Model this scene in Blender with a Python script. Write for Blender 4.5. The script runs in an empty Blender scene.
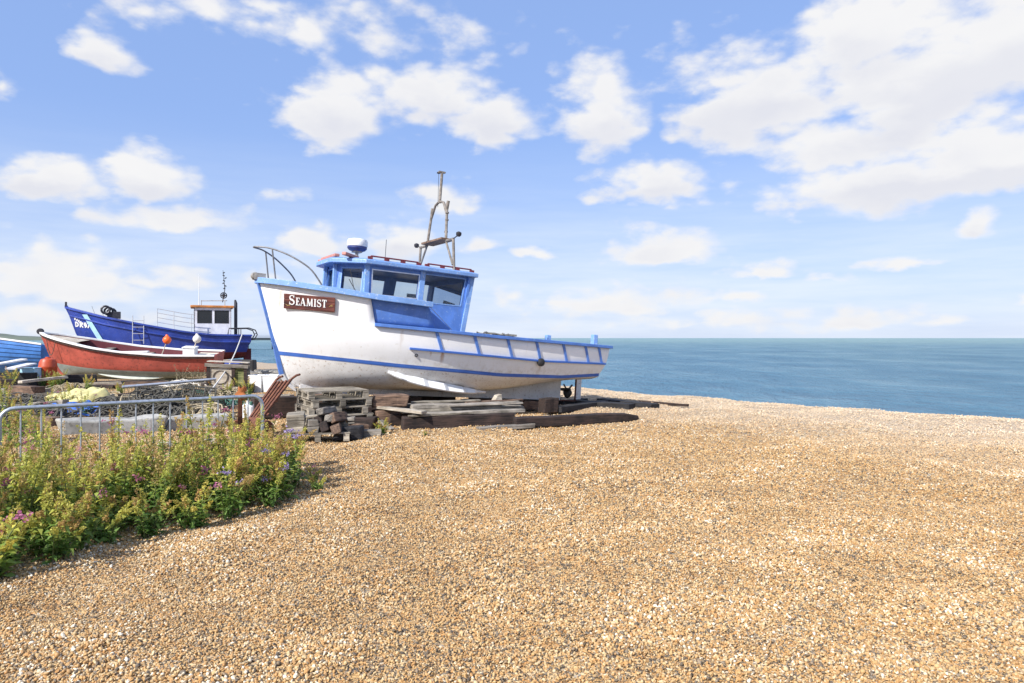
import bpy, bmesh, math, random
import numpy as np
from mathutils import Vector, Matrix, Euler
R = math.radians
random.seed(7)
rng = np.random.default_rng(11)
sc = bpy.context.scene
col = sc.collection

# ------------------------------------------------------------------ camera
F_PX, EYE, HOR = 700.0, 1.6, 338.0
cd = bpy.data.cameras.new('camera')
cam = bpy.data.objects.new('camera', cd)
col.objects.link(cam)
cam.location = (0, 0, EYE)
cam.rotation_euler = (R(90), 0, 0)
cd.sensor_width = 36
cd.lens = F_PX / 1024 * 36
cd.shift_y = -(341.5 - HOR) / 1024
cd.clip_start = 0.05
cd.clip_end = 60000
sc.camera = cam

# ------------------------------------------------------------------ light
SUN_AZ = (-0.62, -0.78)          # horizontal direction towards the sun
SUN_EL = R(38)
h = math.hypot(*SUN_AZ)
sdir = Vector((SUN_AZ[0] / h * math.cos(SUN_EL), SUN_AZ[1] / h * math.cos(SUN_EL), math.sin(SUN_EL)))
sl = bpy.data.lights.new('sun', 'SUN')
sl.energy = 4.5
sl.angle = R(0.53)
sl.color = (1.0, 0.955, 0.89)
so = bpy.data.objects.new('sun', sl)
col.objects.link(so)
so.location = (-10, -20, 30)
so.rotation_euler = sdir.to_track_quat('Z', 'Y').to_euler()

sc.cycles.max_bounces = 6
sc.cycles.diffuse_bounces = 2
sc.cycles.glossy_bounces = 2
sc.cycles.transmission_bounces = 4
sc.cycles.transparent_max_bounces = 8
sc.cycles.use_denoising = True
sc.cycles.denoiser = 'OPENIMAGEDENOISE'
sc.cycles.denoising_input_passes = 'RGB_ALBEDO_NORMAL'
sc.cycles.denoising_prefilter = 'ACCURATE'
sc.view_settings.view_transform = 'Standard'
sc.view_settings.look = 'None'
sc.view_settings.gamma = 1
sc.view_settings.exposure = 0.62
sc.view_settings.use_curve_mapping = False

# ------------------------------------------------------------------ world: sky and clouds
wd = bpy.data.worlds.new('World')
sc.world = wd
wd.use_nodes = True
wn = wd.node_tree
wn.nodes.clear()


def nd(tree, kind, **kw):
    n = tree.nodes.new(kind)
    for k, v in kw.items():
        setattr(n, k, v)
    return n


def lk(tree, a, b):
    tree.links.new(a, b)


def math_n(tree, op, a, b=None, c=None, clamp=False):
    n = tree.nodes.new('ShaderNodeMath')
    n.operation = op
    n.use_clamp = clamp
    for i, v in enumerate((a, b, c)):
        if v is None:
            continue
        if hasattr(v, 'default_value'):
            tree.links.new(v, n.inputs[i])
        else:
            n.inputs[i].default_value = v
    return n.outputs[0]


def vmath(tree, op, a, b=None):
    n = tree.nodes.new('ShaderNodeVectorMath')
    n.operation = op
    for i, v in enumerate((a, b)):
        if v is None:
            continue
        if hasattr(v, 'default_value'):
            tree.links.new(v, n.inputs[i])
        else:
            n.inputs[i].default_value = v
    return n.outputs['Value'] if op == 'LENGTH' else n.outputs['Vector']


def mixc(tree, fac, a, b, blend='MIX'):
    n = tree.nodes.new('ShaderNodeMix')
    n.data_type = 'RGBA'
    n.blend_type = blend
    n.clamp_factor = True
    for s, v in ((n.inputs[0], fac), (n.inputs[6], a), (n.inputs[7], b)):
        if hasattr(v, 'default_value'):
            tree.links.new(v, s)
        elif isinstance(v, (int, float)):
            s.default_value = v
        else:
            s.default_value = (*v[:3], 1)
    return n.outputs[2]


def ramp(tree, fac, stops, interp='LINEAR'):
    n = tree.nodes.new('ShaderNodeValToRGB')
    n.color_ramp.interpolation = interp
    e = n.color_ramp.elements
    while len(e) < len(stops):
        e.new(0.5)
    for i, (p, c) in enumerate(stops):
        e[i].position = p
        e[i].color = (*c, 1) if len(c) == 3 else c
    tree.links.new(fac, n.inputs[0])
    return n.outputs[0]


def noise(tree, vec, scale, detail=4, rough=0.55, dist=0.0):
    n = tree.nodes.new('ShaderNodeTexNoise')
    n.inputs['Scale'].default_value = scale
    n.inputs['Detail'].default_value = detail
    n.inputs['Roughness'].default_value = rough
    n.inputs['Distortion'].default_value = dist
    if vec is not None:
        tree.links.new(vec, n.inputs['Vector'])
    return n


def smooth(tree, v, lo, hi):
    n = tree.nodes.new('ShaderNodeMapRange')
    n.interpolation_type = 'SMOOTHSTEP'
    n.inputs['From Min'].default_value = lo
    n.inputs['From Max'].default_value = hi
    tree.links.new(v, n.inputs['Value'])
    return n.outputs['Result']


def build_world():
    t = wn
    sky = nd(t, 'ShaderNodeTexSky')
    sky.sky_type = 'NISHITA'
    sky.sun_disc = False
    sky.sun_elevation = SUN_EL
    sky.sun_rotation = math.atan2(sdir.x, sdir.y)
    sky.altitude = 0
    sky.air_density = 1.0
    sky.dust_density = 0.6
    sky.ozone_density = 2.5
    tc = nd(t, 'ShaderNodeTexCoord')
    dirv = vmath(t, 'NORMALIZE', tc.outputs['Generated'])
    sx = nd(t, 'ShaderNodeSeparateXYZ')
    lk(t, dirv, sx.inputs[0])
    az = math_n(t, 'ARCTAN2', sx.outputs[0], sx.outputs[1])
    el = math_n(t, 'ARCSINE', sx.outputs[2])
    cb = nd(t, 'ShaderNodeCombineXYZ')
    lk(t, az, cb.inputs[0])
    lk(t, el, cb.inputs[1])
    # billows: noise on the direction, stretched sideways near the horizon
    nvec = vmath(t, 'MULTIPLY', dirv, (1, 1, 1.9))
    n1 = noise(t, nvec, 8, 5, 0.55, 0.0)
    n2 = noise(t, nvec, 24, 4, 0.6)
    warp = vmath(t, 'SUBTRACT', n1.outputs['Color'], (0.5, 0.5, 0.5))
    warp = vmath(t, 'MULTIPLY', warp, (0.11, 0.06, 0))
    vor = nd(t, 'ShaderNodeTexVoronoi', feature='SMOOTH_F1')
    vor.inputs['Scale'].default_value = 21
    vor.inputs['Detail'].default_value = 1.0
    vor.inputs['Roughness'].default_value = 0.5
    vor.inputs['Smoothness'].default_value = 0.5
    lk(t, vmath(t, 'ADD', nvec, vmath(t, 'MULTIPLY', n1.outputs['Color'], (0.06, 0.06, 0.06))), vor.inputs['Vector'])
    uv = vmath(t, 'ADD', cb.outputs[0], warp)
    blobs = [  # place and half size in degrees-like pixels of the sky, strength
        (930, 60, 150, 80, 1), (765, 92, 88, 52, 1), (1010, 15, 130, 75, 1), (840, 140, 105, 36, 1), (900, 178, 190, 32, 1),
        (985, 155, 110, 38, 1), (712, 70, 52, 22, .55), (597, 110, 56, 44, 1.05), (652, 184, 54, 22, 1), (870, 20, 80, 50, 1),
        (1110, 110, 120, 70, 1), (300, 18, 70, 34, .62), (338, 106, 62, 40, .95), (430, 98, 70, 32, .95), (492, 122, 46, 28, .95),
        (478, 34, 38, 26, .36), (205, 4, 70, 28, .5), (380, 70, 60, 40, .32), (102, 48, 42, 18, .9), (6, 84, 18, 14, .6),
        (52, 179, 60, 19, 1), (152, 176, 54, 21, 1), (182, 222, 72, 15, .95), (318, 236, 37, 16, .9), (400, 236, 30, 22, 1),
        (448, 197, 32, 15, .7),  (284, 192, 22, 9, .4), (532, 254, 22, 9, .9), (480, 245, 30, 9, .5),
        (660, 251, 66, 16, 1), (762, 271, 46, 10, .95), (822, 280, 26, 8, .6), (900, 266, 42, 8, .75), (962, 222, 30, 18, .95),
        (60, 276, 120, 26, .8), (150, 272, 70, 14, .7), (600, 302, 110, 15, .75), (730, 300, 60, 9, .8), (700, 320, 130, 9, .55),
        (862, 316, 44, 9, .8), (940, 320, 40, 9, .6), (1012, 300, 20, 8, .7), (60, 314, 150, 18, .5), (310, 276, 60, 12, .5),
        (-60, 230, 60, 22, .9), (-80, 60, 60, 40, .8)]
    f = None
    hgt = None
    for (px, py, rx, ry, w) in blobs:
        u = (px - 512) / F_PX
        a = math.atan(u)
        e = math.atan((HOR - py + 0.35 * ry) / F_PX * math.cos(a))
        e = math.atan((HOR - py - 0.35 * ry) / F_PX * math.cos(a))
        ca = math.cos(a) ** 2
        q = vmath(t, 'SUBTRACT', uv, (a, e, 0))
        q = vmath(t, 'MULTIPLY', q, (F_PX / (rx * 1.12) / ca, F_PX / (ry * 1.55) / math.cos(a), 0))
        q2 = vmath(t, 'MULTIPLY', q, (1, -2.2, 0))
        q3 = vmath(t, 'MAXIMUM', q, q2)
        ln = vmath(t, 'LENGTH', q3)
        v = math_n(t, 'MULTIPLY_ADD', ln, -w, w)
        if ry >= 18 and w >= .9:
            # how low in its cloud a direction lies, for the greyer undersides
            sp = nd(t, 'ShaderNodeSeparateXYZ')
            lk(t, q, sp.inputs[0])
            vp = math_n(t, 'MAXIMUM', v, 0.0)
            low = math_n(t, 'MULTIPLY', vp, math_n(t, 'SUBTRACT', 0.16, sp.outputs[1]))
            hgt = low if hgt is None else math_n(t, 'ADD', hgt, low)
        f = v if f is None else math_n(t, 'SMOOTH_MAX', f, v, 0.1)
    # the same kind of sky beyond the frame
    n3 = noise(t, vmath(t, 'MULTIPLY', dirv, (1, 1, 2.6)), 3.1, 3, 0.5)
    gen = math_n(t, 'MULTIPLY_ADD', n3.outputs[0], 4.0, -2.12)
    aout = smooth(t, math_n(t, 'ABSOLUTE', az), 0.68, 0.85)
    eout = smooth(t, el, 0.46, 0.6)
    out = math_n(t, 'MAXIMUM', aout, eout)
    gen = math_n(t, 'MULTIPLY_ADD', math_n(t, 'ADD', gen, 1.0), out, -1.0)
    f = math_n(t, 'MAXIMUM', f, gen)
    d = math_n(t, 'MULTIPLY_ADD', math_n(t, 'SUBTRACT', n1.outputs[0], 0.5), 1.35, f)
    d = math_n(t, 'MULTIPLY_ADD', math_n(t, 'SUBTRACT', n2.outputs[0], 0.5), 0.7, d)
    d = math_n(t, 'MULTIPLY_ADD', math_n(t, 'SUBTRACT', 0.82, vor.outputs['Distance']), 0.6, d)
    dens = smooth(t, d, -0.01, 0.64)
    up = smooth(t, el, -0.01, 0.012)
    dens = math_n(t, 'MULTIPLY', dens, up)
    dens = math_n(t, 'MULTIPLY', dens, 0.97)
    # thin veil low over the sea
    veil = smooth(t, el, 0.30, 0.0)
    n4 = noise(t, vmath(t, 'MULTIPLY', dirv, (1, 1, 9)), 5, 5, 0.55)
    veil = math_n(t, 'MULTIPLY', veil, math_n(t, 'MULTIPLY_ADD', n4.outputs[0], 1.2, 0.05))
    skyc = mixc(t, 1.0, sky.outputs[0], (1.0, 1.0, 1.13), 'MULTIPLY')
    lift = mixc(t, 0.58, skyc, (3.5, 5.35, 9.9))
    base = mixc(t, veil, lift, (7.5, 8.1, 8.9))
    core = smooth(t, d, 0.25, 1.15)
    n5 = noise(t, nvec, 7, 3, 0.5)
    shade = math_n(t, 'MULTIPLY', core, smooth(t, n5.outputs[0], 0.36, 0.66))
    under = smooth(t, math_n(t, 'MULTIPLY_ADD', math_n(t, 'SUBTRACT', n1.outputs[0], 0.5), 0.5, hgt), -0.06, 0.24)
    shade = math_n(t, 'ADD', math_n(t, 'MULTIPLY', shade, 0.45), math_n(t, 'MULTIPLY', under, 0.75), clamp=True)
    cloudc = mixc(t, math_n(t, 'MULTIPLY', shade, 0.9), (8.15, 8.1, 8.1), (6.7, 6.8, 7.4))
    final = mixc(t, dens, base, cloudc)
    bg = nd(t, 'ShaderNodeBackground')
    bg.inputs['Strength'].default_value = 0.075
    lk(t, final, bg.inputs[0])
    o = nd(t, 'ShaderNodeOutputWorld')
    lk(t, bg.outputs[0], o.inputs[0])
    wd.cycles.sampling_method = 'MANUAL'
    wd.cycles.sample_map_resolution = 512


build_world()


# ------------------------------------------------------------------ materials
NXY = (0.782, 0.623)      # horizontal direction from the beach towards the sea


def srgb(r, g, b):
    f = lambda c: (c / 255 / 12.92) if c / 255 <= 0.04045 else ((c / 255 + 0.055) / 1.055) ** 2.4
    return (f(r), f(g), f(b))


MATS = {}


def newmat(name):
    m = bpy.data.materials.new(name)
    m.use_nodes = True
    t = m.node_tree
    b = t.nodes['Principled BSDF']
    MATS[name] = m
    return m, t, b


def coords(t, kind='Object', scale=None):
    tc = nd(t, 'ShaderNodeTexCoord')
    v = tc.outputs[kind]
    if scale:
        v = vmath(t, 'MULTIPLY', v, scale)
    return v


def worldpos(t):
    return nd(t, 'ShaderNodeNewGeometry').outputs['Position']


def bump(t, b, height, strength, dist=0.01):
    n = nd(t, 'ShaderNodeBump')
    n.inputs['Strength'].default_value = strength
    n.inputs['Distance'].default_value = dist
    lk(t, height, n.inputs['Height'])
    lk(t, n.outputs[0], b.inputs['Normal'])


def paint(name, c, rough=0.45, wear=None, wear_amt=0.25, streak=None, var=0.14, scale=3.0):
    """weathered paint: patchy tone, scuffs, drips running down"""
    m, t, b = newmat(name)
    v = coords(t)
    n1 = noise(t, v, scale, 6, 0.6)
    c1 = tuple(x * (1 - var) for x in c)
    c2 = tuple(min(1, x * (1 + var)) for x in c)
    cc = mixc(t, smooth(t, n1.outputs[0], 0.3, 0.7), c1, c2)
    if streak:
        vs = vmath(t, 'MULTIPLY', v, (9, 9, 0.8))
        n2 = noise(t, vs, 2.2, 5, 0.65)
        fac = math_n(t, 'MULTIPLY', smooth(t, n2.outputs[0], 0.56, 0.76), 0.45)
        cc = mixc(t, fac, cc, streak)
    if wear:
        n3 = noise(t, v, scale * 6, 8, 0.7)
        fac = smooth(t, n3.outputs[0], 0.66 - wear_amt * 0.2, 0.70)
        cc = mixc(t, math_n(t, 'MULTIPLY', fac, 0.9), cc, wear)
    lk(t, cc, b.inputs['Base Color'])
    n4 = noise(t, v, 25, 5, 0.6)
    lk(t, math_n(t, 'MULTIPLY_ADD', n4.outputs[0], 0.3, rough - 0.1), b.inputs['Roughness'])
    bump(t, b, n4.outputs[0], 0.12, 0.004)
    return m


def wood(name, dark, light, rough=0.85, grain=1.0):
    m, t, b = newmat(name)
    info = nd(t, 'ShaderNodeObjectInfo')
    v = vmath(t, 'ADD', coords(t), vmath(t, 'SCALE', info.outputs['Location']))
    vs = vmath(t, 'MULTIPLY', v, (1.2 * grain, 22, 22))
    n1 = noise(t, vs, 2.2, 6, 0.65, 0.4)
    n2 = noise(t, v, 3.5, 5, 0.6)
    f = math_n(t, 'ADD', math_n(t, 'MULTIPLY', n1.outputs[0], 0.65), math_n(t, 'MULTIPLY', n2.outputs[0], 0.45))
    cc = ramp(t, f, [(0.38, tuple(x * 0.45 for x in dark)), (0.48, dark), (0.62, light), (0.75, tuple(min(1, x * 1.25) for x in light))])
    tint = math_n(t, 'MULTIPLY_ADD', info.outputs['Random'], 0.5, 0.75)
    hs = nd(t, 'ShaderNodeHueSaturation')
    lk(t, tint, hs.inputs['Value'])
    lk(t, cc, hs.inputs['Color'])
    lk(t, hs.outputs[0], b.inputs['Base Color'])
    b.inputs['Roughness'].default_value = rough
    bump(t, b, n1.outputs[0], 0.7, 0.012)
    return m


def rusty(name, c1=(0.19, 0.065, 0.03), c2=(0.06, 0.025, 0.018), c3=(0.33, 0.14, 0.055)):
    m, t, b = newmat(name)
    v = coords(t)
    n1 = noise(t, v, 14, 8, 0.7)
    lk(t, ramp(t, n1.outputs[0], [(0.32, c2), (0.5, c1), (0.68, c3)]), b.inputs['Base Color'])
    b.inputs['Roughness'].default_value = 0.85
    bump(t, b, n1.outputs[0], 0.5, 0.006)
    return m


def plain(name, c, rough=0.6, metal=0.0, var=0.2, scale=12, bmp=0.25):
    m, t, b = newmat(name)
    v = coords(t)
    n1 = noise(t, v, scale, 6, 0.6)
    lk(t, mixc(t, smooth(t, n1.outputs[0], 0.3, 0.7), tuple(x * (1 - var) for x in c), tuple(min(1, x * (1 + var)) for x in c)), b.inputs['Base Color'])
    b.inputs['Roughness'].default_value = rough
    b.inputs['Metallic'].default_value = metal
    bump(t, b, n1.outputs[0], bmp, 0.005)
    return m


def make_materials():
    grime = (0.42, 0.39, 0.34)
    # hull white with grime low down is real dirt, rust weeps below fittings
    m = paint('white_hull', (0.82, 0.82, 0.82), 0.42, wear=(0.50, 0.42, 0.33), wear_amt=0.0, streak=(0.66, 0.62, 0.55), var=0.04, scale=1.4)
    t, b = m.node_tree, m.node_tree.nodes['Principled BSDF']
    # rust weeps and scuffs at their own places on the hull
    src = b.inputs['Base Color'].links[0].from_socket
    sp = nd(t, 'ShaderNodeSeparateXYZ')
    tc = nd(t, 'ShaderNodeTexCoord')
    lk(t, tc.outputs['Object'], sp.inputs[0])
    wob = noise(t, vmath(t, 'MULTIPLY', tc.outputs['Object'], (1, 1, 1)), 7, 5, 0.65)
    fine_ = noise(t, vmath(t, 'MULTIPLY', tc.outputs['Object'], (40, 40, 3)), 1, 5, 0.7)
    cc = src
    for (x0, zt, ln_, w, amt, c_) in ((3.30, .93, .28, .06, 1.0, (.36, .16, .05)), (3.05, .93, .14, .03, .6, (.40, .22, .10)), (5.66, .86, .3, .06, .55, (.36, .25, .15)),
                                      (.36, 1.9, .9, .05, .5, (.45, .32, .2)), (2.45, 1.30, .5, .05, .35, (.42, .30, .2)), (4.0, 1.22, .25, .04, .5, (.40, .25, .13)), (6.3, 1.22, .22, .05, .45, (.40, .27, .15))):
        dx = math_n(t, 'ABSOLUTE', math_n(t, 'ADD', math_n(t, 'ADD', sp.outputs[0], x0), math_n(t, 'MULTIPLY', math_n(t, 'SUBTRACT', wob.outputs[0], 0.5), .08)))
        fx = smooth(t, dx, w, 0.0)
        dz = math_n(t, 'SUBTRACT', zt, sp.outputs[2])
        fz = math_n(t, 'MULTIPLY', smooth(t, dz, -.01, .02), smooth(t, dz, ln_, ln_ * .2))
        fa = math_n(t, 'MULTIPLY', math_n(t, 'MULTIPLY', fx, fz), math_n(t, 'MULTIPLY', math_n(t, 'MULTIPLY_ADD', smooth(t, fine_.outputs[0], .3, .6), .5, .5), amt))
        cc = mixc(t, fa, cc, c_)
    # scum and scuffing along the waterline
    dz = math_n(t, 'ABSOLUTE', math_n(t, 'SUBTRACT', sp.outputs[2], .56))
    fa = math_n(t, 'MULTIPLY', smooth(t, dz, .30, .0), math_n(t, 'MULTIPLY', smooth(t, wob.outputs[0], .42, .68), .6))
    cc = mixc(t, fa, cc, (.52, .46, .36))
    lk(t, cc, b.inputs['Base Color'])
    paint('white_paint', (0.78, 0.78, 0.77), 0.45, wear=(0.38, 0.33, 0.27), wear_amt=0.25, var=0.06)
    paint('white_bottom', (0.74, 0.72, 0.69), 0.6, wear=(0.34, 0.22, 0.13), wear_amt=0.6, streak=(0.48, 0.44, 0.38), var=0.08)
    paint('boat_blue', (0.085, 0.20, 0.56), 0.42, wear=(0.24, 0.37, 0.62), wear_amt=0.55, streak=(0.12, 0.20, 0.42), var=0.16)
    paint('boat_blue_light', (0.17, 0.315, 0.63), 0.42, wear=(0.5, 0.58, 0.68), wear_amt=0.65, var=0.12)
    paint('stripe_blue', (0.045, 0.125, 0.42), 0.45, wear=(0.3, 0.35, 0.5), wear_amt=0.1)
    paint('deep_blue', (0.024, 0.055, 0.30), 0.42, wear=(0.09, 0.12, 0.34), wear_amt=0.6, streak=(0.06, 0.08, 0.28), var=0.22, scale=1.8)
    paint('sky_blue_band', (0.42, 0.68, 0.82), 0.5, wear=(0.1, 0.15, 0.4), wear_amt=0.2)
    paint('red_hull', (0.42, 0.085, 0.058), 0.6, wear=(0.16, 0.045, 0.035), wear_amt=0.8, streak=(0.38, 0.14, 0.11), var=0.25, scale=1.6)
    paint('dark_red', (0.11, 0.014, 0.022), 0.6, wear=(0.24, 0.08, 0.07), wear_amt=0.3)
    paint('weed_bottom', (0.26, 0.30, 0.28), 0.75, wear=(0.12, 0.15, 0.13), wear_amt=0.5, streak=(0.42, 0.42, 0.37), var=0.25, scale=2)
    paint('pale_weed', (0.50, 0.53, 0.47), 0.75, wear=(0.30, 0.32, 0.28), wear_amt=0.5)
    paint('clinker_blue', (0.06, 0.21, 0.58), 0.5, wear=(0.3, 0.4, 0.6), wear_amt=0.15, var=0.2)
    paint('orange_roof', (0.45, 0.17, 0.04), 0.7, wear=(0.6, 0.5, 0.4), wear_amt=0.5, var=0.3)
    paint('lilac_white', (0.66, 0.67, 0.74), 0.5, wear=(0.4, 0.35, 0.33), wear_amt=0.2)
    paint('faded_red', (0.46, 0.20, 0.17), 0.6, wear=(0.55, 0.38, 0.32), wear_amt=0.5)
    paint('maroon_rail', (0.16, 0.025, 0.03), 0.5, wear=(0.3, 0.12, 0.1), wear_amt=0.3)
    paint('orange_plastic', (0.46, 0.065, 0.018), 0.4, wear=(0.42, 0.07, 0.03), wear_amt=0.3, var=0.15)
    paint('buoy_orange', (0.85, 0.13, 0.02), 0.38, wear=(0.6, 0.12, 0.05), wear_amt=0.1)
    paint('buoy_white', (0.72, 0.68, 0.62), 0.4, wear=(0.4, 0.32, 0.25), wear_amt=0.2)
    plain('navy_plastic', (0.03, 0.045, 0.17), 0.4)
    plain('steel_grey', (0.36, 0.34, 0.31), 0.5, 0.35, 0.3)
    plain('rail_dark', (0.16, 0.16, 0.17), 0.5, 0.3, 0.3)
    plain('mast_grey', (0.21, 0.185, 0.16), 0.6, 0.2, 0.35)
    plain('galvanised', (0.40, 0.44, 0.50), 0.42, 0.55, 0.18, 30)
    plain('alu', (0.62, 0.63, 0.65), 0.35, 0.7, 0.12)
    plain('dark_metal', (0.045, 0.045, 0.055), 0.5, 0.4)
    plain('black_rubber', (0.018, 0.018, 0.02), 0.65)
    plain('bronze', (0.05, 0.045, 0.04), 0.5, 0.5)
    paint('concrete', (0.36, 0.35, 0.32), 0.85, wear=(0.13, 0.12, 0.10), wear_amt=0.9, streak=(0.16, 0.15, 0.12), var=0.3, scale=2.5)
    plain('rock', (0.20, 0.19, 0.17), 0.9, 0, 0.5, 9, 0.8)
    plain('white_plastic', (0.74, 0.75, 0.76), 0.4, 0, 0.06)
    plain('rope_white', (0.66, 0.63, 0.57), 0.85, 0, 0.25, 60)
    plain('rope_tan', (0.35, 0.29, 0.19), 0.9, 0, 0.4, 40)
    plain('net_dark', (0.085, 0.08, 0.068), 0.9, 0, 0.5, 20)
    plain('net_green', (0.05, 0.13, 0.10), 0.9, 0, 0.4, 20)
    plain('tarp_yellow', (0.62, 0.56, 0.25), 0.7, 0, 0.15, 5)
    plain('tarp_blue', (0.05, 0.14, 0.48), 0.5, 0, 0.25, 5)
    plain('rag_orange', (0.36, 0.12, 0.035), 0.9, 0, 0.3, 10)
    plain('fish_box_grey', (0.32, 0.33, 0.34), 0.6)
    plain('deck_grey', (0.22, 0.24, 0.27), 0.8)
    plain('interior', (0.16, 0.15, 0.14), 0.8)
    plain('stone_block', (0.29, 0.26, 0.20), 0.9, 0, 0.35, 5, 0.8)
    plain('letter_white', (0.80, 0.80, 0.78), 0.5, 0, 0.05)
    plain('letter_navy', (0.02, 0.025, 0.09), 0.5)
    plain('gold', (0.52, 0.35, 0.13), 0.5)
    plain('pier_concrete', (0.10, 0.115, 0.12), 0.9)
    rusty('rust', (0.13, 0.045, 0.025), (0.045, 0.02, 0.015), (0.22, 0.09, 0.04))
    rusty('rust_bright', (0.32, 0.11, 0.04), (0.14, 0.05, 0.025), (0.5, 0.22, 0.09))
    wood('pallet_wood', (0.15, 0.13, 0.10), (0.38, 0.335, 0.265))
    wood('grey_wood', (0.13, 0.115, 0.095), (0.32, 0.285, 0.24))
    wood('dark_wood', (0.014, 0.009, 0.008), (0.05, 0.03, 0.024))
    wood('brown_wood', (0.055, 0.033, 0.024), (0.19, 0.12, 0.08))
    wood('black_wood', (0.008, 0.008, 0.010), (0.026, 0.025, 0.028))
    wood('pale_wood', (0.36, 0.31, 0.24), (0.62, 0.55, 0.45))
    wood('sign_wood', (0.05, 0.014, 0.011), (0.13, 0.036, 0.026), 0.55)
    # window glass: thin, see-through, a sheen at grazing angles
    m, t, b = newmat('glass')
    tr = nd(t, 'ShaderNodeBsdfTransparent')
    tr.inputs[0].default_value = (0.78, 0.82, 0.84, 1)
    gl = nd(t, 'ShaderNodeBsdfGlossy')
    gl.inputs['Roughness'].default_value = 0.03
    fr = nd(t, 'ShaderNodeFresnel')
    fr.inputs[0].default_value = 1.5
    mx = nd(t, 'ShaderNodeMixShader')
    lk(t, fr.outputs[0], mx.inputs[0])
    lk(t, tr.outputs[0], mx.inputs[1])
    lk(t, gl.outputs[0], mx.inputs[2])
    lk(t, mx.outputs[0], t.nodes['Material Output'].inputs[0])
    plain('dark_glass', (0.012, 0.014, 0.018), 0.08, 0, 0.1)

    # pebble colours, shared by the loose stones and the sheet below them
    PEB = [(0.0, (0.030, 0.026, 0.024)), (0.09, (0.075, 0.062, 0.052)), (0.18, (0.20, 0.165, 0.125)), (0.26, (0.34, 0.185, 0.07)),
           (0.42, (0.49, 0.295, 0.115)), (0.55, (0.42, 0.205, 0.06)), (0.66, (0.49, 0.32, 0.135)), (0.83, (0.55, 0.395, 0.205)), (0.95, (0.58, 0.46, 0.29)), (1.0, (0.72, 0.65, 0.52))]
    m, t, b = newmat('pebble')
    at = nd(t, 'ShaderNodeAttribute')
    at.attribute_type = 'INSTANCER'
    at.attribute_name = 'tone'
    c = ramp(t, at.outputs['Fac'], PEB)
    pl = nd(t, 'ShaderNodeAttribute')
    pl.attribute_type = 'INSTANCER'
    pl.attribute_name = 'pale'
    c = mixc(t, pl.outputs['Fac'], c, mixc(t, 0.6, c, (0.58, 0.50, 0.40)))
    n1 = noise(t, coords(t), 1.6, 4, 0.6)
    c = mixc(t, smooth(t, n1.outputs[0], 0.35, 0.7), c, mixc(t, 0.3, c, (0.56, 0.40, 0.21)))
    lk(t, c, b.inputs['Base Color'])
    b.inputs['Roughness'].default_value = 0.7
    m, t, b = newmat('shingle')
    p = worldpos(t)
    dn = noise(t, p, 30, 2, 0.5)
    vv = vmath(t, 'ADD', p, vmath(t, 'MULTIPLY', dn.outputs['Color'], (0.02, 0.02, 0)))
    vo = nd(t, 'ShaderNodeTexVoronoi')
    vo.inputs['Scale'].default_value = 34
    lk(t, vv, vo.inputs['Vector'])
    sp = nd(t, 'ShaderNodeSeparateColor')
    lk(t, vo.outputs['Color'], sp.inputs[0])
    vo2 = nd(t, 'ShaderNodeTexVoronoi')
    vo2.inputs['Scale'].default_value = 13
    lk(t, vv, vo2.inputs['Vector'])
    sp2 = nd(t, 'ShaderNodeSeparateColor')
    lk(t, vo2.outputs['Color'], sp2.inputs[0])
    pick = smooth(t, sp2.outputs[1], 0.55, 0.6)
    tone = math_n(t, 'ADD', math_n(t, 'MULTIPLY', sp.outputs[0], math_n(t, 'SUBTRACT', 1.0, pick)), math_n(t, 'MULTIPLY', sp2.outputs[0], pick))
    tone = math_n(t, 'MULTIPLY_ADD', tone, 0.84, 0.16)
    c = ramp(t, tone, PEB)
    big = noise(t, p, 0.7, 4, 0.6)
    c = mixc(t, smooth(t, big.outputs[0], 0.35, 0.7), c, mixc(t, 0.3, c, (0.56, 0.38, 0.2)))
    dq = nd(t, 'ShaderNodeVectorMath', operation='DOT_PRODUCT')       # bleached stones towards the crest of the beach
    lk(t, p, dq.inputs[0])
    dq.inputs[1].default_value = (NXY[0], NXY[1], 0)
    c = mixc(t, smooth(t, dq.outputs['Value'], 8.5, 14.5), c, mixc(t, 0.6, c, (0.58, 0.50, 0.40)))
    gx = smooth(t, vo.outputs['Distance'], 0.75, 0.35)
    c = mixc(t, math_n(t, 'MULTIPLY', math_n(t, 'SUBTRACT', 1.0, gx), 0.32), c, (0.16, 0.11, 0.06))
    lk(t, c, b.inputs['Base Color'])
    b.inputs['Roughness'].default_value = 0.85
    hgt = math_n(t, 'MULTIPLY_ADD', math_n(t, 'SUBTRACT', 1.0, vo2.outputs['Distance']), 1.2, math_n(t, 'SUBTRACT', 1.0, vo.outputs['Distance']))
    bump(t, b, hgt, 0.9, 0.03)
    # sea
    m, t, b = newmat('sea')
    p = worldpos(t)
    ps = vmath(t, 'MULTIPLY', p, (1.0, 1.0, 0.0))
    mp = nd(t, 'ShaderNodeMapping')
    mp.inputs['Rotation'].default_value = (0, 0, R(38))
    mp.inputs['Scale'].default_value = (1.0, 0.55, 1)
    lk(t, ps, mp.inputs[0])
    w1 = noise(t, mp.outputs[0], 0.55, 6, 0.65)
    w2 = noise(t, mp.outputs[0], 0.05, 8, 0.72)
    big = noise(t, mp.outputs[0], 0.006, 4, 0.5)
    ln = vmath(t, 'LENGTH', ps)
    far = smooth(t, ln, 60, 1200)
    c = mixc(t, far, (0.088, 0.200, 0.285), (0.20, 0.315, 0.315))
    c = mixc(t, smooth(t, big.outputs[0], 0.35, 0.7), c, mixc(t, 0.35, c, (0.13, 0.24, 0.24)))
    c = mixc(t, math_n(t, 'MULTIPLY', smooth(t, w1.outputs[0], 0.45, 0.75), 0.4), c, (0.15, 0.25, 0.33))
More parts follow.
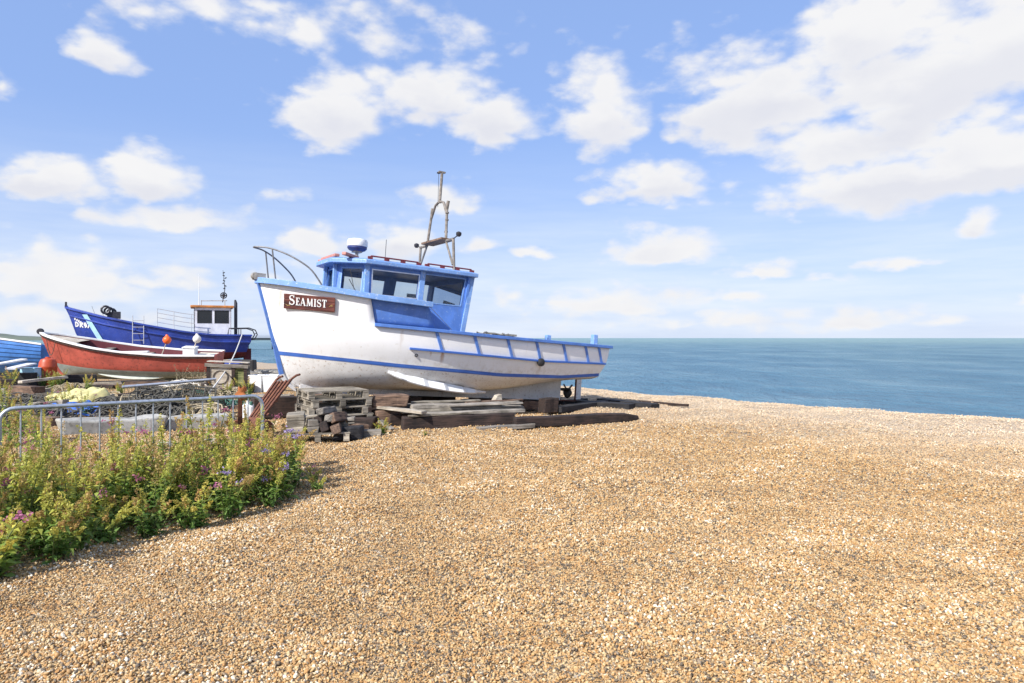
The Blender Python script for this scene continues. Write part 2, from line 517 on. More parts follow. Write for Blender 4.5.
    c = mixc(t, math_n(t, 'MULTIPLY', smooth(t, w2.outputs[0], 0.46, 0.68), 0.5), c, (0.25, 0.37, 0.42))
    c = mixc(t, math_n(t, 'MULTIPLY', smooth(t, w2.outputs[0], 0.52, 0.34), 0.5), c, (0.04, 0.125, 0.20))
    lk(t, c, b.inputs['Base Color'])
    b.inputs['Roughness'].default_value = 0.42
    b.inputs['IOR'].default_value = 1.33
    b.inputs['Specular IOR Level'].default_value = 0.3
    hh = math_n(t, 'ADD', w1.outputs[0], math_n(t, 'MULTIPLY', w2.outputs[0], 6.0))
    bump(t, b, hh, 1.0, 0.9)
    # foliage, coloured leaf by leaf
    m, t, b = newmat('leaf')
    at = nd(t, 'ShaderNodeAttribute')
    at.attribute_name = 'tint'
    info = nd(t, 'ShaderNodeObjectInfo')
    hs = nd(t, 'ShaderNodeHueSaturation')
    lk(t, at.outputs['Color'], hs.inputs['Color'])
    lk(t, math_n(t, 'MULTIPLY_ADD', info.outputs['Random'], 0.4, 0.8), hs.inputs['Value'])
    lk(t, math_n(t, 'MULTIPLY_ADD', info.outputs['Random'], -0.03, 0.515), hs.inputs['Hue'])
    lk(t, hs.outputs[0], b.inputs['Base Color'])
    b.inputs['Roughness'].default_value = 0.55
    tl = nd(t, 'ShaderNodeBsdfTranslucent')
    lk(t, hs.outputs[0], tl.inputs[0])
    mx = nd(t, 'ShaderNodeMixShader')
    mx.inputs[0].default_value = 0.48
    lk(t, b.outputs[0], mx.inputs[1])
    lk(t, tl.outputs[0], mx.inputs[2])
    lk(t, mx.outputs[0], t.nodes['Material Output'].inputs[0])
    # far shore
    m, t, b = newmat('far_land')
    n1 = noise(t, worldpos(t), 0.03, 5, 0.6)
    lk(t, mixc(t, n1.outputs[0], (0.06, 0.085, 0.06), (0.15, 0.17, 0.15)), b.inputs['Base Color'])
    b.inputs['Roughness'].default_value = 0.95


make_materials()


# ------------------------------------------------------------------ mesh helpers
class MB:
    """collects shapes, becomes one mesh object"""

    def __init__(s):
        s.v, s.f, s.m = [], [], []

    def add(s, verts, faces, mi=0):
        o = len(s.v)
        s.v += [tuple(p) for p in verts]
        s.f += [tuple(i + o for i in f) for f in faces]
        s.m += [mi] * len(faces)
        return s

    def box(s, c, size, rot=None, mi=0, jit=0.0):
        c = Vector(c)
        hx, hy, hz = (x / 2 for x in size)
        vs = []
        for z in (-hz, hz):
            for y in (-hy, hy):
                for x in (-hx, hx):
                    p = Vector((x + random.uniform(-jit, jit), y + random.uniform(-jit, jit), z + random.uniform(-jit, jit)))
                    if rot:
                        p = rot @ p
                    vs.append(p + c)
        return s.add(vs, [(0, 2, 3, 1), (4, 5, 7, 6), (0, 1, 5, 4), (2, 6, 7, 3), (0, 4, 6, 2), (1, 3, 7, 5)], mi)

    def tube(s, pts, r, n=8, mi=0, cap=True, closed=False):
        pts = [Vector(p) for p in pts]
        rr = r if isinstance(r, (list, tuple)) else [r] * len(pts)
        up = Vector((0, 0, 1))
        rings = []
        prev = None
        for i, p in enumerate(pts):
            if closed:
                d = (pts[(i + 1) % len(pts)] - pts[i - 1]).normalized()
            else:
                d = (pts[min(i + 1, len(pts) - 1)] - pts[max(i - 1, 0)]).normalized()
            a = prev if prev is not None else (up.cross(d) if abs(d.z) < 0.95 else Vector((1, 0, 0)).cross(d))
            a = (a - d * a.dot(d))
            if a.length < 1e-6:
                a = Vector((1, 0, 0)).cross(d)
            a.normalize()
            prev = a
            b = d.cross(a)
            rings.append([p + (a * math.cos(2 * math.pi * k / n) + b * math.sin(2 * math.pi * k / n)) * rr[i] for k in range(n)])
        vs = [q for ring in rings for q in ring]
        fs = []
        m = len(pts)
        for i in range(m if closed else m - 1):
            j = (i + 1) % m
            for k in range(n):
                fs.append((i * n + k, i * n + (k + 1) % n, j * n + (k + 1) % n, j * n + k))
        if cap and not closed:
            fs.append(tuple(range(n - 1, -1, -1)))
            fs.append(tuple((m - 1) * n + k for k in range(n)))
        return s.add(vs, fs, mi)

    def lathe(s, prof, n=20, mi=0, M=None):
        vs, fs = [], []
        for (r, z) in prof:
            for k in range(n):
                a = 2 * math.pi * k / n
                p = Vector((r * math.cos(a), r * math.sin(a), z))
                vs.append(M @ p if M else p)
        for i in range(len(prof) - 1):
            for k in range(n):
                fs.append((i * n + k, i * n + (k + 1) % n, (i + 1) * n + (k + 1) % n, (i + 1) * n + k))
        fs.append(tuple(range(n - 1, -1, -1)))
        fs.append(tuple((len(prof) - 1) * n + k for k in range(n)))
        return s.add(vs, fs, mi)

    def grid(s, P, mi=0, flip=False, rows=None):
        nu, nv = len(P), len(P[0])
        vs = [P[i][j] for i in range(nu) for j in range(nv)]
        fs = []
        for i in range(nu - 1):
            for j in range(nv - 1):
                q = (i * nv + j, (i + 1) * nv + j, (i + 1) * nv + j + 1, i * nv + j + 1)
                fs.append(q[::-1] if flip else q)
        o = len(s.v)
        s.v += [tuple(p) for p in vs]
        s.f += [tuple(i + o for i in f) for f in fs]
        s.m += [(rows[j] if rows else mi) for i in range(nu - 1) for j in range(nv - 1)]
        return s

    def sweep(s, pts, side, up, mi=0):
        """box-section moulding: side(i), up give half sizes; pts run along it"""
        pts = [Vector(p) for p in pts]
        vs, fs = [], []
        for i, p in enumerate(pts):
            d = (pts[min(i + 1, len(pts) - 1)] - pts[max(i - 1, 0)]).normalized()
            sv = Vector((-d.y, d.x, 0)).normalized() * side
            uv = Vector((0, 0, up))
            vs += [p - sv - uv, p + sv - uv, p + sv + uv, p - sv + uv]
        for i in range(len(pts) - 1):
            for k in range(4):
                fs.append((i * 4 + k, i * 4 + (k + 1) % 4, (i + 1) * 4 + (k + 1) % 4, (i + 1) * 4 + k))
        fs.append((3, 2, 1, 0))
        e = (len(pts) - 1) * 4
        fs.append((e, e + 1, e + 2, e + 3))
        return s.add(vs, fs, mi)

    def build(s, name, mats, parent=None, smooth_ang=None, bevel=0.0, fixn=True, solid=0.0):
        me = bpy.data.meshes.new(name)
        me.from_pydata([tuple(p) for p in s.v], [], s.f)
        if isinstance(mats, str):
            mats = [mats]
        for mn in mats:
            me.materials.append(MATS[mn])
        if len(mats) > 1:
            me.polygons.foreach_set('material_index', s.m)
        if fixn:
            bm = bmesh.new()
            bm.from_mesh(me)
            bmesh.ops.recalc_face_normals(bm, faces=bm.faces)
            bm.to_mesh(me)
            bm.free()
        if smooth_ang is not None:
            me.polygons.foreach_set('use_smooth', [True] * len(me.polygons))
            try:
                me.set_sharp_from_angle(angle=R(smooth_ang))
            except Exception:
                pass
        o = bpy.data.objects.new(name, me)
        col.objects.link(o)
        if parent:
            o.parent = parent
        if solid:
            md = o.modifiers.new('solid', 'SOLIDIFY')
            md.thickness = solid
            md.offset = -1
        if bevel:
            md = o.modifiers.new('bevel', 'BEVEL')
            md.width = bevel
            md.segments = 2
            md.limit_method = 'ANGLE'
            md.angle_limit = R(40)
        return o


def tag(o, label, cat, group=None, kind=None):
    o['label'] = label
    o['category'] = cat
    if group:
        o['group'] = group
    if kind:
        o['kind'] = kind
    return o


def thing(name, label, cat, loc=(0, 0, 0), rot=(0, 0, 0), group=None):
    o = bpy.data.objects.new(name, None)
    col.objects.link(o)
    o.empty_display_size = 0.2
    o.location = loc
    o.rotation_euler = rot
    return tag(o, label, cat, group)


def copy_tree(o, parent=None):
    c = o.copy()
    col.objects.link(c)
    c.parent = parent
    for ch in list(o.children):
        copy_tree(ch, c)
    return c


def interp(tab, x):
    return float(np.interp(x, [a for a, _ in tab], [b for _, b in tab]))


def sm(t):
    t = min(1, max(0, t))
    return t * t * (3 - 2 * t)


# ------------------------------------------------------------------ ground
NX, NY, CREST = 0.782, 0.623, 16.05


def vnoise(x, y, s, seed=0):
    """cheap smooth value noise on arrays"""
    x = np.asarray(x, float) * s + seed * 17.3
    y = np.asarray(y, float) * s + seed * 9.1
    xi, yi = np.floor(x), np.floor(y)
    xf, yf = x - xi, y - yi
    xf = xf * xf * (3 - 2 * xf)
    yf = yf * yf * (3 - 2 * yf)
    hsh = lambda a, b: np.modf(np.abs(np.sin(a * 127.1 + b * 311.7 + seed * 3.3) * 43758.5453))[0]
    a = hsh(xi, yi) * (1 - xf) + hsh(xi + 1, yi) * xf
    b = hsh(xi, yi + 1) * (1 - xf) + hsh(xi + 1, yi + 1) * xf
    return a * (1 - yf) + b * yf - 0.5


def gh(x, y):
    x, y = np.asarray(x, float), np.asarray(y, float)
    q = NX * x + NY * y
    ripple = vnoise(x, y, 0.08, 3) * 0.8
    s = np.maximum(0, q - CREST + 0.6 - ripple)
    z = -np.where(s < 1.6, s * s / 3.2 * 0.15, 0.15 * (s - 0.8))
    z = np.maximum(z, -9)
    near = np.clip((45 - np.hypot(x, y)) / 30, 0, 1)
    z = z + near * (0.10 * vnoise(x, y, 0.8, 1) + 0.075 * vnoise(x, y, 2.1, 2) + 0.07 * vnoise(x, y, 0.35, 5)) * np.clip((q + 30) / 10, 0.4, 1)
    return z


def ground_z(x, y):
    return float(gh(x, y))


def G(px, py, z=0.0):
    """point where the sight line through a pixel meets height z"""
    d = (EYE - z) * F_PX / (py - HOR)
    return Vector(((px - 512) / F_PX * d, d, z))


def D(px, py, d):
    """point on the sight line at depth d"""
    return Vector(((px - 512) / F_PX * d, d, EYE - (py - HOR) / F_PX * d))


def axis(lo, a, b, hi, fine, growth=1.22):
    v = list(np.arange(a, b, fine))
    st, x = fine, a
    left = []
    while x > lo:
        st *= growth
        x -= st
        left.append(max(x, lo))
    st, x = fine, v[-1]
    right = []
    while x < hi:
        st *= growth
        x += st
        right.append(min(x, hi))
    return np.array(left[::-1] + v + right)


def build_ground():
    xs = axis(-3500, -9, 13, 900, 0.11)
    ys = axis(-60, 2.0, 24, 4200, 0.11)
    X, Y = np.meshgrid(xs, ys, indexing='ij')
    Z = gh(X, Y)
    nx, ny = X.shape
    me = bpy.data.meshes.new('beach_ground')
    V = np.stack([X, Y, Z], -1).reshape(-1, 3)
    idx = np.arange(nx * ny).reshape(nx, ny)
    Fq = np.stack([idx[:-1, :-1], idx[1:, :-1], idx[1:, 1:], idx[:-1, 1:]], -1).reshape(-1, 4)
    me.from_pydata(V.tolist(), [], Fq.tolist())
    me.polygons.foreach_set('use_smooth', [True] * len(me.polygons))
    me.materials.append(MATS['shingle'])
    o = bpy.data.objects.new('beach_ground', me)
    col.objects.link(o)
    o['kind'] = 'structure'
    # sea
    s = MB()
    sx = axis(-30000, -150, 250, 30000, 25, 1.5)
    sy = axis(-3000, 0, 400, 45000, 25, 1.5)
    s.grid([[(a, b, -3.2) for b in sy] for a in sx])
    w = s.build('sea', 'sea', fixn=False)
    w['kind'] = 'structure'
    # far shore to the left
    s = MB()
    P = []
    for i in range(60):
        t = i / 59
        x = -2600 + t * 1640
        hgt = (9 + 9 * abs(math.sin(i * 0.9)) + 6 * abs(math.sin(i * 2.3 + 1))) * min(1, (1 - t) * 6)
        P.append([(x, 1440, -3), (x, 1450, 2 + hgt * 0.55), (x, 1480, 2 + hgt), (x, 1560, -3)])
    s.grid(P)
    w = s.build('far_shore', 'far_land')
    w['kind'] = 'structure'


def build_pebbles():
    protos = bpy.data.collections.new('pebble_shapes')
    for k in range(9):
        bm = bmesh.new()
        bmesh.ops.create_icosphere(bm, subdivisions=2 if k < 2 else 1, radius=0.5)
        ph = rng.uniform(0, 6, 6)
        sx, sy, sz = rng.uniform(0.85, 1.2), rng.uniform(0.65, 0.95), rng.uniform(0.42, 0.7)
        for v in bm.verts:
            c = v.co
            f = 1 + 0.13 * math.sin(4 * c.x + ph[0]) + 0.12 * math.sin(5 * c.y + ph[1]) + 0.1 * math.sin(5 * c.z + ph[2]) + rng.uniform(-0.05, 0.05) * (1 if k < 2 else 3.2)
            v.co = Vector((c.x * f * sx, c.y * f * sy, c.z * f * sz))
        me = bpy.data.meshes.new('pebble_shape')
        bm.to_mesh(me)
        bm.free()
        me.polygons.foreach_set('use_smooth', [k < 2] * len(me.polygons))
        me.materials.append(MATS['pebble'])
        o = bpy.data.objects.new('pebble_shape', me)
        protos.objects.link(o)

    def band(y0, y1, dens, smin, smax):
        hw = 0.76 * y1 + 3.4
        n = int(2 * hw * (y1 - y0) * dens)
        y = rng.uniform(y0, y1, n)
        x = rng.uniform(-1, 1, n) * hw
        edge = 0.76 * y + 1.9 + 1.5 * rng.uniform(0, 1, n) ** 2
        ok = np.abs(x) < edge
        x, y = x[ok], y[ok]
        n = len(x)
        s = smin + (smax - smin) * rng.beta(1.5, 4.2, n)
        return x, y, s
    parts = [band(1.9, 4.6, 8400, 0.008, 0.033), band(4.6, 7.0, 5600, 0.009, 0.035), band(7.0, 11.5, 2600, 0.012, 0.042), band(11.5, 22.5, 640, 0.017, 0.054)]
    x = np.concatenate([p[0] for p in parts])
    y = np.concatenate([p[1] for p in parts])
    s = np.concatenate([p[2] for p in parts])
    keep = (NX * x + NY * y < CREST + 0.6)
    x, y, s = x[keep], y[keep], s[keep]
    patch = vnoise(x, y, 2.5, 8) + vnoise(x, y, 7, 9) * 0.6
    s = s * (1 + 0.45 * patch)
    z = gh(x, y) + s * rng.uniform(-0.05, 0.55, len(x))
    n = len(x)
    tone = rng.uniform(0, 1, n)
    broad = vnoise(x, y, 0.45, 14) + .5 * vnoise(x, y, 1.3, 15)
    tone = np.clip(tone + .015 + 0.14 * patch + 0.17 * broad, 0, 1)
    me = bpy.data.meshes.new('shingle_pebbles')
    me.vertices.add(n)
    me.vertices.foreach_set('co', np.stack([x, y, z], -1).ravel())
    q_ = np.clip((NX * x + NY * y + 2.5 * vnoise(x, y, .5, 21) - 8.5) / 6.0, 0, 1)
    pale = q_ * q_ * (3 - 2 * q_)
    for nm, arr in (('scl', s), ('tone', tone), ('pale', pale)):
        a = me.attributes.new(nm, 'FLOAT', 'POINT')
        a.data.foreach_set('value', arr.astype(np.float32))
    a = me.attributes.new('rot', 'FLOAT_VECTOR', 'POINT')
    rot = np.stack([rng.normal(0, 0.6, n), rng.normal(0, 0.6, n), rng.uniform(0, 6.28, n)], -1).astype(np.float32)
    a.data.foreach_set('vector', rot.ravel())
    o = bpy.data.objects.new('shingle_pebbles', me)
    col.objects.link(o)
    tag(o, 'loose tan and grey shingle pebbles covering the beach', 'pebbles', kind='stuff')
    ng = bpy.data.node_groups.new('scatter_pebbles', 'GeometryNodeTree')
    ng.interface.new_socket('Geometry', in_out='INPUT', socket_type='NodeSocketGeometry')
    ng.interface.new_socket('Geometry', in_out='OUTPUT', socket_type='NodeSocketGeometry')
    gi, go = ng.nodes.new('NodeGroupInput'), ng.nodes.new('NodeGroupOutput')
    ci = ng.nodes.new('GeometryNodeCollectionInfo')
    ci.inputs['Collection'].default_value = protos
    ci.inputs['Separate Children'].default_value = True
    ci.inputs['Reset Children'].default_value = True
    ip = ng.nodes.new('GeometryNodeInstanceOnPoints')
    ip.inputs['Pick Instance'].default_value = True

    def attr(nm, dt):
        q = ng.nodes.new('GeometryNodeInputNamedAttribute')
        q.data_type = dt
        q.inputs['Name'].default_value = nm
        return [k for k in q.outputs if k.enabled][0]
    ri = ng.nodes.new('FunctionNodeRandomValue')
    ri.data_type = 'INT'
    mi = [k for k in ri.inputs if k.enabled]
    mi[0].default_value = 0
    mi[1].default_value = 8
    L = ng.links.new
    L(gi.outputs[0], ip.inputs['Points'])
    L(ci.outputs[0], ip.inputs['Instance'])
    L([k for k in ri.outputs if k.enabled][0], ip.inputs['Instance Index'])
    e2r = ng.nodes.new('FunctionNodeEulerToRotation')
    L(attr('rot', 'FLOAT_VECTOR'), e2r.inputs[0])
    L(e2r.outputs[0], ip.inputs['Rotation'])
    L(attr('scl', 'FLOAT'), ip.inputs['Scale'])
    L(ip.outputs[0], go.inputs[0])
    md = o.modifiers.new('scatter', 'NODES')
    md.node_group = ng


build_ground()
build_pebbles()


# ------------------------------------------------------------------ generic hull
def level_y(x, xs, xe, B, e, c, tm=0.45):
    t = min(1, max(0, (x - xs) / (xe - xs)))
    a = 1 - (1 - min(t / tm, 1)) ** 2
    return B * a ** e * (1 - c * max(0, (t - tm) / (1 - tm)) ** 2)


class Hull:
    """levels from keel to sheer: dict(z=table over x, xs, xe, B, e, c)"""

    def __init__(s, levels, nu=48, sub=3):
        s.L = levels
        s.nu, s.sub = nu, sub

    def point(s, k, x):
        l = s.L[k]
        return (x, level_y(x, l['xs'], l['xe'], l['B'], l['e'], l['c']), interp(l['z'], x))

    def section(s, u):
        pts = []
        for k, l in enumerate(s.L):
            x = l['xs'] + (l['xe'] - l['xs']) * u
            pts.append(np.array(s.point(k, x)))
        return pts

    def rows(s, u, k0=0, k1=None):
        """smooth column of points at u"""
        p = s.section(u)
        n = len(p)
        out = []
        k1 = n - 1 if k1 is None else k1
        for k in range(k0, k1):
            a, b = p[k], p[k + 1]
            m0 = p[max(k - 1, 0)]
            m1 = p[min(k + 2, n - 1)]
            for j in range(s.sub):
                t = j / s.sub
                t2, t3 = t * t, t * t * t
                q = 0.5 * ((2 * a) + (-m0 + b) * t + (2 * m0 - 5 * a + 4 * b - m1) * t2 + (-m0 + 3 * a - 3 * b + m1) * t3)
                q[1] = max(q[1], 0.0)
                out.append(q)
        out.append(p[k1])
        return out

    def us(s):
        if getattr(s, 'ulist', None):
            return s.ulist
        return [(i / s.nu) ** 1.35 for i in range(s.nu + 1)]

    def mesh(s, bands, k0=0, k1=None, transom=0):
        """bands: material index for each level interval"""
        mb = MB()
        cols = [s.rows(u, k0, k1) for u in s.us()]
        rows = []
        for b in bands:
            rows += [b] * s.sub
        cut = getattr(s, 'cut', None)       # (u, level): above that level the shell ends at u
        for sg in (1, -1):
            P = [[(-q[0], q[1] * sg, q[2]) for q in c] for c in cols]
            if cut:
                m = cut[1] * s.sub + 1
                mb.grid([c[:m] for c in P], rows=rows[:m - 1], flip=(sg < 0))
                mb.grid([c[m - 1:] for c, u in zip(P, s.us()) if u <= cut[0] + 1e-6], rows=rows[m - 1:], flip=(sg < 0))
            else:
                mb.grid(P, rows=rows, flip=(sg < 0))
        # transom
        last = cols[-1]
        if cut:
            last = last[:cut[1] * s.sub + 1]
        n = len(last)
        vs = [(-q[0], q[1], q[2]) for q in last] + [(-q[0], -q[1], q[2]) for q in last]
        fs = [(j, j + 1, n + j + 1, n + j) for j in range(n - 1)]
        o = len(mb.v)
        mb.v += vs
        mb.f += [tuple(i + o for i in f) for f in fs]
        mb.m += rows[:n - 1] if transom is None else [transom] * (n - 1)
        return mb

    def weld(s, o):
        bm = bmesh.new()
        bm.from_mesh(o.data)
        bmesh.ops.remove_doubles(bm, verts=bm.verts, dist=0.002)
        bmesh.ops.recalc_face_normals(bm, faces=bm.faces)
        bm.to_mesh(o.data)
        bm.free()
        # make sure the outside faces out
        me = o.data
        s_ = sum((p.center.y * p.normal.y) * p.area for p in me.polygons)
        if s_ < 0:
            me.flip_normals()

    def edge(s, k, x0, x1, sg=1, n=40, out=0.0, dz=0.0):
        r = []
        for i in range(n + 1):
            x = x0 + (x1 - x0) * i / n
            p = s.point(k, x)
            r.append((-p[0], (p[1] + out) * sg, p[2] + dz))
        return r


def lerp(a, b, t):
    return Vector(a) * (1 - t) + Vector(b) * t


def wall_piece(mb, p0, p1, t0, t1, z0, z1, th, lean=0.0, zb=0.0, mi=0):
    """vertical slab piece on the plan line p0-p1; lean moves the top inward"""
    a, b = lerp(p0, p1, t0), lerp(p0, p1, t1)
    d = (Vector(p1) - Vector(p0)).normalized()
    nrm = Vector((-d.y, d.x, 0))
    vs = []
    for z in (z0, z1):
        for p in (a, b):
            q = Vector((p.x, p.y, z)) + nrm * lean * (z - zb)
            vs += [q, q + nrm * th]
    mb.add(vs, [(0, 1, 3, 2), (4, 6, 7, 5), (0, 2, 6, 4), (1, 5, 7, 3), (0, 4, 5, 1), (2, 3, 7, 6)], mi)


# lettering built from strokes with serifs
def stroke_letters(text, height, small=0.78, weight=0.17):
    """returns polygons (lists of 2D points) for a serif caption, and its width"""
    polys = []
    x = 0.0

    def bar(p, q, w):
        p, q = np.array(p, float), np.array(q, float)
        d = (q - p) / np.linalg.norm(q - p)
        n = np.array([-d[1], d[0]]) * w / 2
        polys.append([p - n, q - n, q + n, p + n])

    def path(pts, ws):
        pts = [np.array(p, float) for p in pts]
        L_, R_ = [], []
        for i, p in enumerate(pts):
            d = pts[min(i + 1, len(pts) - 1)] - pts[max(i - 1, 0)]
            d = d / np.linalg.norm(d)
            n = np.array([-d[1], d[0]])
            L_.append(p + n * ws[i] / 2)
            R_.append(p - n * ws[i] / 2)
        for i in range(len(pts) - 1):
            polys.append([R_[i], R_[i + 1], L_[i + 1], L_[i]])
    for i, ch in enumerate(text):
        H = height if i == 0 else height * small
        w, tn, se = weight * H, 0.085 * H, 0.075 * H
        if ch == 'S':
            W = 0.56 * H
            pts, ws = [], []
            for k in range(25):
                t = k / 24
                ang = R(35 + 235 * t / 0.5) if t <= 0.5 else R(90 - 235 * (t - 0.5) / 0.5)
                if t <= 0.5:
                    c, rx, ry = (W * 0.5, H * 0.735), W * 0.40, H * 0.215
                else:
                    c, rx, ry = (W * 0.5, H * 0.265), W * 0.42, H * 0.225
                    ang = R(90 - 235 * (t - 0.5) / 0.5)
                pts.append((x + c[0] + rx * math.cos(ang), c[1] + ry * math.sin(ang)))
                ws.append(tn + (w * 1.1 - tn) * math.exp(-((t - 0.5) / 0.22) ** 2))
            path(pts, ws)
            bar((x + W * .86, H * .72), (x + W * .86, H * .97), se)
            bar((x + W * .08, H * .03), (x + W * .08, H * .30), se)
        elif ch == 'E':
            W = 0.52 * H
            bar((x + w, 0), (x + w, H), w)
            for yy, ln in ((se / 2, W), (H - se / 2, W * .96), (H * .52, W * .74)):
                bar((x, yy), (x + ln, yy), se) if yy != H * .52 else bar((x + w, yy), (x + ln, yy), se)
            bar((x + W, 0), (x + W * .97, H * .24), se)
            bar((x + W * .95, H), (x + W * .93, H * .78), se)
            bar((x + W * .74, H * .42), (x + W * .74, H * .62), se)
        elif ch == 'A':
            W = 0.72 * H
            bar((x + W * .08, 0), (x + W * .46, H), tn)
            bar((x + W * .84, 0), (x + W * .44, H), w)
            bar((x + W * .22, H * .34), (x + W * .7, H * .34), tn * .9)
            bar((x - W * .03, se / 2), (x + W * .24, se / 2), se)
            bar((x + W * .66, se / 2), (x + W * 1.03, se / 2), se)
        elif ch == 'M':
            W = 0.86 * H
            bar((x + W * .1, 0), (x + W * .16, H), tn)
            bar((x + W * .17, H), (x + W * .5, H * .06), w)
            bar((x + W * .5, H * .06), (x + W * .82, H), tn)
            bar((x + W * .86, 0), (x + W * .82, H), w)
            for cx in (.1, .88):
                bar((x + W * (cx - .13), se / 2), (x + W * (cx + .13), se / 2), se)
        elif ch == 'I':
            W = 0.30 * H
            bar((x + W / 2, 0), (x + W / 2, H), w)
            for yy in (se / 2, H - se / 2):
                bar((x, yy), (x + W, yy), se)
        elif ch == 'T':
            W = 0.62 * H
            bar((x + W / 2, 0), (x + W / 2, H), w)
            bar((x, H - se / 2), (x + W, H - se / 2), se)
            bar((x + se / 2, H), (x + se / 2, H * .76), se)
            bar((x + W - se / 2, H), (x + W - se / 2, H * .76), se)
            bar((x + W * .25, se / 2), (x + W * .75, se / 2), se)
        elif ch == 'D':
            W = 0.6 * H
            bar((x + w / 2, 0), (x + w / 2, H), w)
            pts = [(x + w / 2 + (W - w) * math.cos(a), H / 2 + (H / 2 - w / 2) * math.sin(a)) for a in np.linspace(-math.pi / 2, math.pi / 2, 11)]
            path(pts, [w] * 11)
        elif ch == 'R':
            W = 0.58 * H
            bar((x + w / 2, 0), (x + w / 2, H), w)
            pts = [(x + w / 2 + (W - w) * math.cos(a), H * .73 + (H * .27 - w / 2) * math.sin(a)) for a in np.linspace(-math.pi / 2, math.pi / 2, 9)]
            path(pts, [w] * 9)
            bar((x + W * .4, H * .46), (x + W * .9, 0), w)
        elif ch == '1':
            W = 0.3 * H
            bar((x + W * .6, 0), (x + W * .6, H), w)
            bar((x + W * .1, H * .8), (x + W * .6, H * .97), w * .7)
        elif ch == '7':
            W = 0.5 * H
            bar((x, H - w / 2), (x + W, H - w / 2), w)
            bar((x + W * .3, 0), (x + W * .92, H), w)
        else:
            W = 0.3 * H
        x += W + 0.13 * H
    return polys, x - 0.13 * height * small


def letter_mesh(polys, place, depth):
    """place(u, v, d) -> 3D point; d = height above the face"""
    mb = MB()
    for k, pl in enumerate(polys):
        dd = depth + 0.0004 * (k % 7)
        top = [place(p[0], p[1], dd) for p in pl]
        bot = [place(p[0], p[1], 0.0005) for p in pl]
        n = len(pl)
        fs = [tuple(range(n)), tuple(range(2 * n - 1, n - 1, -1))] + [(i, n + i, n + (i + 1) % n, (i + 1) % n) for i in range(n)]
        mb.add(top + bot, fs)
    return mb


# ------------------------------------------------------------------ the white and blue fishing boat
PSI, PIT = R(31.8), R(4.0)


def boat_frame(tip, stem_h, psi, pit):
    Fh = Vector((-math.cos(psi), -math.sin(psi), 0))
    P = Vector((math.sin(psi), -math.cos(psi), 0))
    Fp = Fh * math.cos(pit) + Vector((0, 0, math.sin(pit)))
    U = -Fh * math.sin(pit) + Vector((0, 0, math.cos(pit)))
    O = Vector(tip) - U * stem_h
    return Matrix(((Fp.x, P.x, U.x, O.x), (Fp.y, P.y, U.y, O.y), (Fp.z, P.z, U.z, O.z), (0, 0, 0, 1)))


